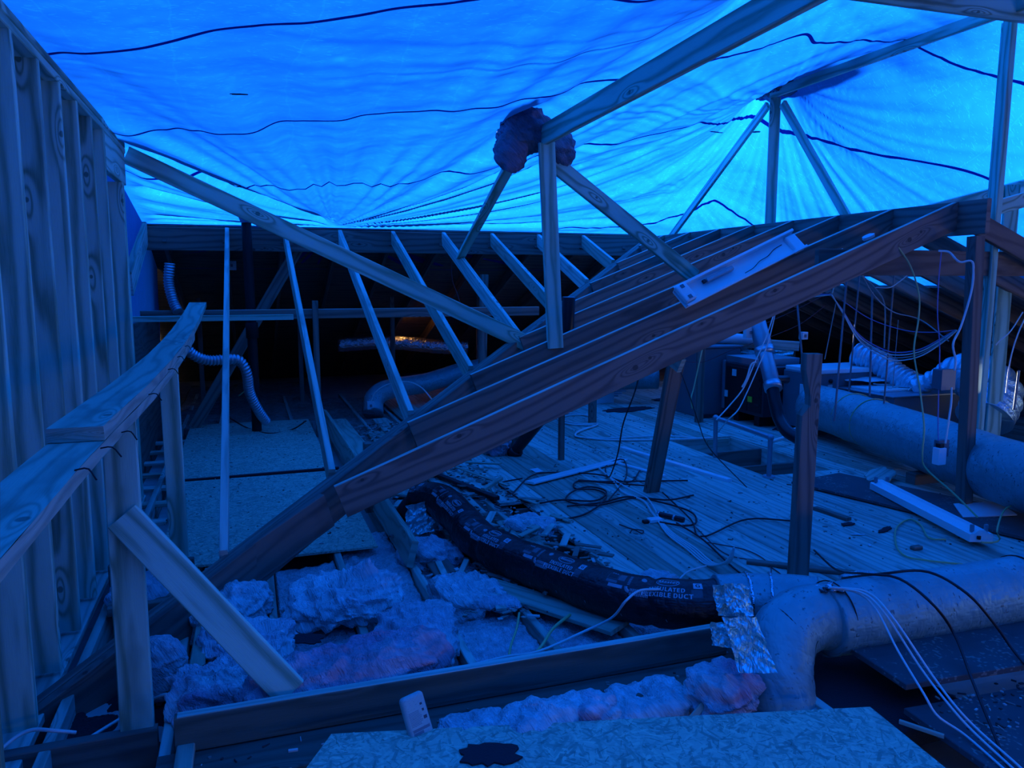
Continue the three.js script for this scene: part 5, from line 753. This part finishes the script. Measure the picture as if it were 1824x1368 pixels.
// black cables thrown over the torn boards
const deckLine = (label, pts, r = 0.007, m = K) => cable(label, pts.map((p, i) => [p[0], 0.014 + 0.006 * (i % 2), p[2]]), r, m, 'black cables thrown over the deck');
const tangle = 'thin black cable tangled on the deck around the lamp cover strip';
deckLine(tangle, [[1.889, 0, -5.541], [2.269, 0, -6.06], [2.58, 0, -6.057], [2.815, 0, -5.873], [2.938, 0, -5.594], [3.209, 0, -5.905]]);
deckLine(tangle, [[2.013, 0, -5.255], [2.201, 0, -5.27], [2.443, 0, -5.187], [2.626, 0, -5.374], [2.571, 0, -5.57], [2.375, 0, -5.46], [2.241, 0, -5.256], [2.38, 0, -5.053], [2.761, 0, -5.159], [2.966, 0, -5.008], [3.232, 0, -5.081]]);
deckLine(tangle, [[1.383, 0, -4.38], [1.822, 0, -4.754], [2.216, 0, -4.889], [2.557, 0, -5.229], [2.578, 0, -5.478], [2.429, 0, -5.529], [2.557, 0, -5.763], [2.782, 0, -5.59], [3.018, 0, -5.454]]);
deckLine(tangle, [[2.184, 0, -5.12], [2.451, 0, -5.105], [2.734, 0, -5.201], [2.888, 0, -4.956], [2.971, 0, -4.702], [2.867, 0, -4.462], [2.761, 0, -4.433], [2.629, 0, -4.543]]);
deckLine(tangle, [[2.572, 0, -5.796], [2.74, 0, -5.662], [3.088, 0, -5.581], [3.419, 0, -5.467]]);
deckLine(tangle, [[2.108, 0, -5.383], [1.934, 0, -5.283], [1.899, 0, -5.71], [1.91, 0, -5.889], [2.146, 0, -6.001]]);
deckLine('thin black cable wandering towards the notched post', [[3.045, 0, -5.23], [2.864, 0, -4.529], [2.74, 0, -4.194], [3.234, 0, -4.403], [3.549, 0, -4.268]], 0.006);
deckLine('thin black cable in front of the white cables on the deck', [[2.739, 0, -4.505], [2.71, 0, -4.146], [2.618, 0, -3.706], [2.581, 0, -3.518]], 0.006);
cable('bent black wire hook lying on the bare boards', [[2.361, 0.008, -4.622], [2.392, 0.01, -4.501], [2.446, 0.01, -4.445], [2.411, 0.01, -4.395], [2.391, 0.014, -4.476], [2.346, 0.008, -4.436]], 0.004, K);
cable('black cable hanging from the near rafter to the deck, looped', [[2.491, 1.086, -4.599], [2.635, 0.86, -4.958], [2.685, 0.584, -5.223], [2.724, 0.307, -5.384], [2.796, 0.05, -5.672], [3.003, 0.02, -6.154], [3.229, 0.04, -6.268], [2.983, 0.02, -5.732], [2.546, 0.02, -5.159]], 0.006, K);
cable('thin red wire on the deck left of the notched post', [[2.823, 0.006, -4.392], [2.715, 0.006, -3.906], [2.821, 0.006, -3.717], [2.826, 0.006, -3.543], [2.737, 0.03, -3.358]], 0.003, M.cableRed);
cable('second thin red wire on the deck left of the notched post', [[2.717, 0.006, -4.125], [2.876, 0.006, -3.904], [2.855, 0.006, -3.657], [2.656, 0.03, -3.386]], 0.003, M.cableRed);
cable('black cable sagging over the far strand board', [[-0.217, 0.159, -9.036], [-0.045, 0.02, -9.15], [0.186, 0.02, -8.721], [0.432, 0.02, -8.879], [0.559, 0.181, -8.454]], 0.008, K);
cable('pale cable arching behind the left rafters to the floor box', [[1.414, 0.172, -9.545], [1.472, 0.296, -9.543], [1.621, 0.4, -9.506], [1.853, 0.434, -9.431], [2.015, 0.365, -9.366], [2.118, 0.228, -9.205]], 0.009, W);
cable('thin wire hanging from the far ridge between rafters', [[2.43, 1.919, -9.439], [2.44, 1.678, -9.402], [2.492, 1.505, -9.36], [2.531, 1.346, -9.325]], 0.006, M.cableRed);
cable('short pale wires curling beside the vent pipe foot', [[-0.128, 0.29, -9.877], [-0.029, 0.358, -9.852], [0.047, 0.324, -9.821], [0.049, 0.223, -9.807]], 0.008, Yl);

// ================================================================ BROKEN WOOD ON THE TORN UP DECK
{
  const r = rng(606), spots = [[[700, 870], [880, 860]], [[760, 830], [960, 900]], [[840, 880], [1050, 1010]], [[900, 830], [1000, 880]]];
  const label = 'broken grey lath lying among the torn up boards', grp = 'broken laths among the torn up boards';
  for (let i = 0; i < 46; i++) {
    const x = 1.0 + 1.0 * r(), z = -6.8 + 3.2 * r(), L = 0.15 + 0.5 * r() * r(), a = 1.3 + (r() - 0.5) * 2.2, y = 0.012 + 0.03 * r();
    tag(board('broken_lath', [x, y, z], [x + Math.cos(a) * L, y + 0.05 * (r() - 0.3), z + Math.sin(a) * L], 0.02 + 0.035 * r(), 0.008 + 0.008 * r(), [M.worn, M.deck, M.old, M.deck2][i % 4], null, { wide: [Math.sin(a), 0, -Math.cos(a)] }), label, 'lath', grp);
  }
  const lb2 = [['long dark metal edge lying across the torn boards under the near rafter', [1.431, 0.03, -6.472], [1.739, 0.03, -5.431], 0.05, 0.03, M.iron], ['long pale lath sloping across the torn boards under the near rafter', [1.604, 0.04, -6.776], [1.928, 0.04, -5.724], 0.035, 0.012, M.worn], ['short pale stick end crossing the long lath', [1.686, 0.05, -5.625], [1.937, 0.05, -5.927], 0.035, 0.03, M.worn], ['curved splinter of pale wood on top of the black duct side', [1.607, 0.03, -4.547], [1.775, 0.05, -4.633], 0.04, 0.012, M.worn]];
  for (const [l, a, b, w, t, m] of lb2) tag(board('loose_lath', a, b, w, t, m, null, { wide: [0.4, 0, 1] }), l, 'lath');
  tag(board('wood_splinter', [0.839, 0.03, -2.574], [0.998, 0.05, -2.564], 0.03, 0.008, M.worn, null, { wide: [0, 0.3, 1] }), 'pale splinter leaning over the insulation in the foreground', 'splinter');
  tag(board('short_lath', [1.564, -0.02, -2.422], [1.654, 0.03, -2.448], 0.025, 0.012, M.worn, null, { wide: [1, 0, 0] }), 'short lath leaning in the bay beside the silver elbow', 'lath');
  // chips and crumbs: nobody could count these
  const chip = new THREE.BoxGeometry(1, 1, 1), N = 2600, im = new THREE.InstancedMesh(chip, std({ color: 0xffffff, roughness: 0.9 }), N), mtx = new THREE.Matrix4(), q = new THREE.Quaternion(), e = new THREE.Euler(), col = new THREE.Color();
  for (let i = 0; i < N; i++) {
    let x, z, y = 0.006;
    if (i < 1500) { x = 0.92 + 1.05 * r(); z = -9.0 + 5.6 * r(); y = 0.002 + 0.02 * r(); } else if (i < 2100) { x = 1.9 + 3.4 * r(); z = -8.8 + 5.4 * r(); if (x > 4.1 && x < 4.95 && z > -7.1 && z < -5.4) x -= 1.2; y = 0.003; } else if (i < 2300) { x = -0.6 + 1.25 * r(); z = -9.4 + 4.6 * r(); y = 0.018; } else if (i < 2340) { x = -0.25 + 2.3 * r(); z = -2.68 + 0.14 * (r() - 0.5); y = 0.0; } else { x = 2.4 + 1.4 * r(); z = -2.0 + 0.3 * (r() - 0.5); y = 0.045; }
    q.setFromEuler(e.set(0.3 * (r() - 0.5), r() * 6.283, 0.3 * (r() - 0.5))); const big = i < 1500 ? 1 : 0.45;
    mtx.compose(new THREE.Vector3(x, y, z), q, new THREE.Vector3((0.015 + 0.08 * r() * r()) * big, 0.003 + 0.004 * r(), (0.006 + 0.02 * r()) * big)); im.setMatrixAt(i, mtx);
    const k = r(); im.setColorAt(i, k < 0.3 ? col.setRGB(0.05, 0.045, 0.04) : k < 0.75 ? col.setRGB(0.30, 0.25, 0.2).multiplyScalar(0.7 + 0.6 * r()) : col.setRGB(0.5, 0.48, 0.44).multiplyScalar(0.7 + 0.5 * r()));
  }
  im.name = 'wood_chips'; im.userData = { label: 'wood chips and crumbs of shingle strewn over the attic floor', category: 'debris', kind: 'stuff' }; scene.add(im);
}
// dark stub of cut timber and straps round the jack rafters
tag(board('timber_stub', [2.635, 1.238, -4.69], [2.701, 1.107, -4.436], 0.1, 0.04, M.worn, null, { wide: [0, 1, 0] }), 'short sawn timber stub hanging under the near jack rafter', 'timber stub');
// scraps of paper and foam caught on the rafter edges
for (const [label, p, s] of [['white foam scrap caught on the upper near rafter', [4.466, 2.033, -4.693], 0.07], ['small white scrap caught lower on the near rafter', [4.164, 1.919, -4.642], 0.05]]) tag(slab('foam_scrap', ragged(s, s * 0.5, 12, 0.4, rng(Math.round(s * 900))), 0.02, M.paper, null, [p[0], p[1] - 0.05, p[2] - 0.05], 0.3, [0, 0.36]), label, 'scrap');
// a recessed lamp still burning in the ceiling below the far attic
{ const t = thing('bulkhead_light', 'small warm lamp hanging behind the purlin over the far foil duct', 'light', [2.3, 1.2, -11.95]);
  const can = new THREE.Mesh(new THREE.LatheGeometry([[0.06, 0], [0.07, 0], [0.07, 0.14], [0.06, 0.14], [0.06, 0.005]].map((p) => new THREE.Vector2(...p)), 20), M.galv); can.position.set(2.3, 1.14, -11.95); put(can, 'can', t);
  const bulb = new THREE.Mesh(new THREE.SphereGeometry(0.03, 14, 10), std({ color: 0x201008, emissive: new THREE.Color(1, 0.5, 0.15), emissiveIntensity: 0.5 })); bulb.position.set(2.3, 1.17, -11.95); put(bulb, 'bulb', t);
  const l = new THREE.PointLight(new THREE.Color(1, 0.45, 0.12), 0.12); l.position.set(2.3, 1.12, -11.95); l.castShadow = true; t.attach(l); }

scene.traverse((o) => { if (o.isMesh) { o.castShadow = true; o.receiveShadow = true; } });
renderer.render(scene, camera);
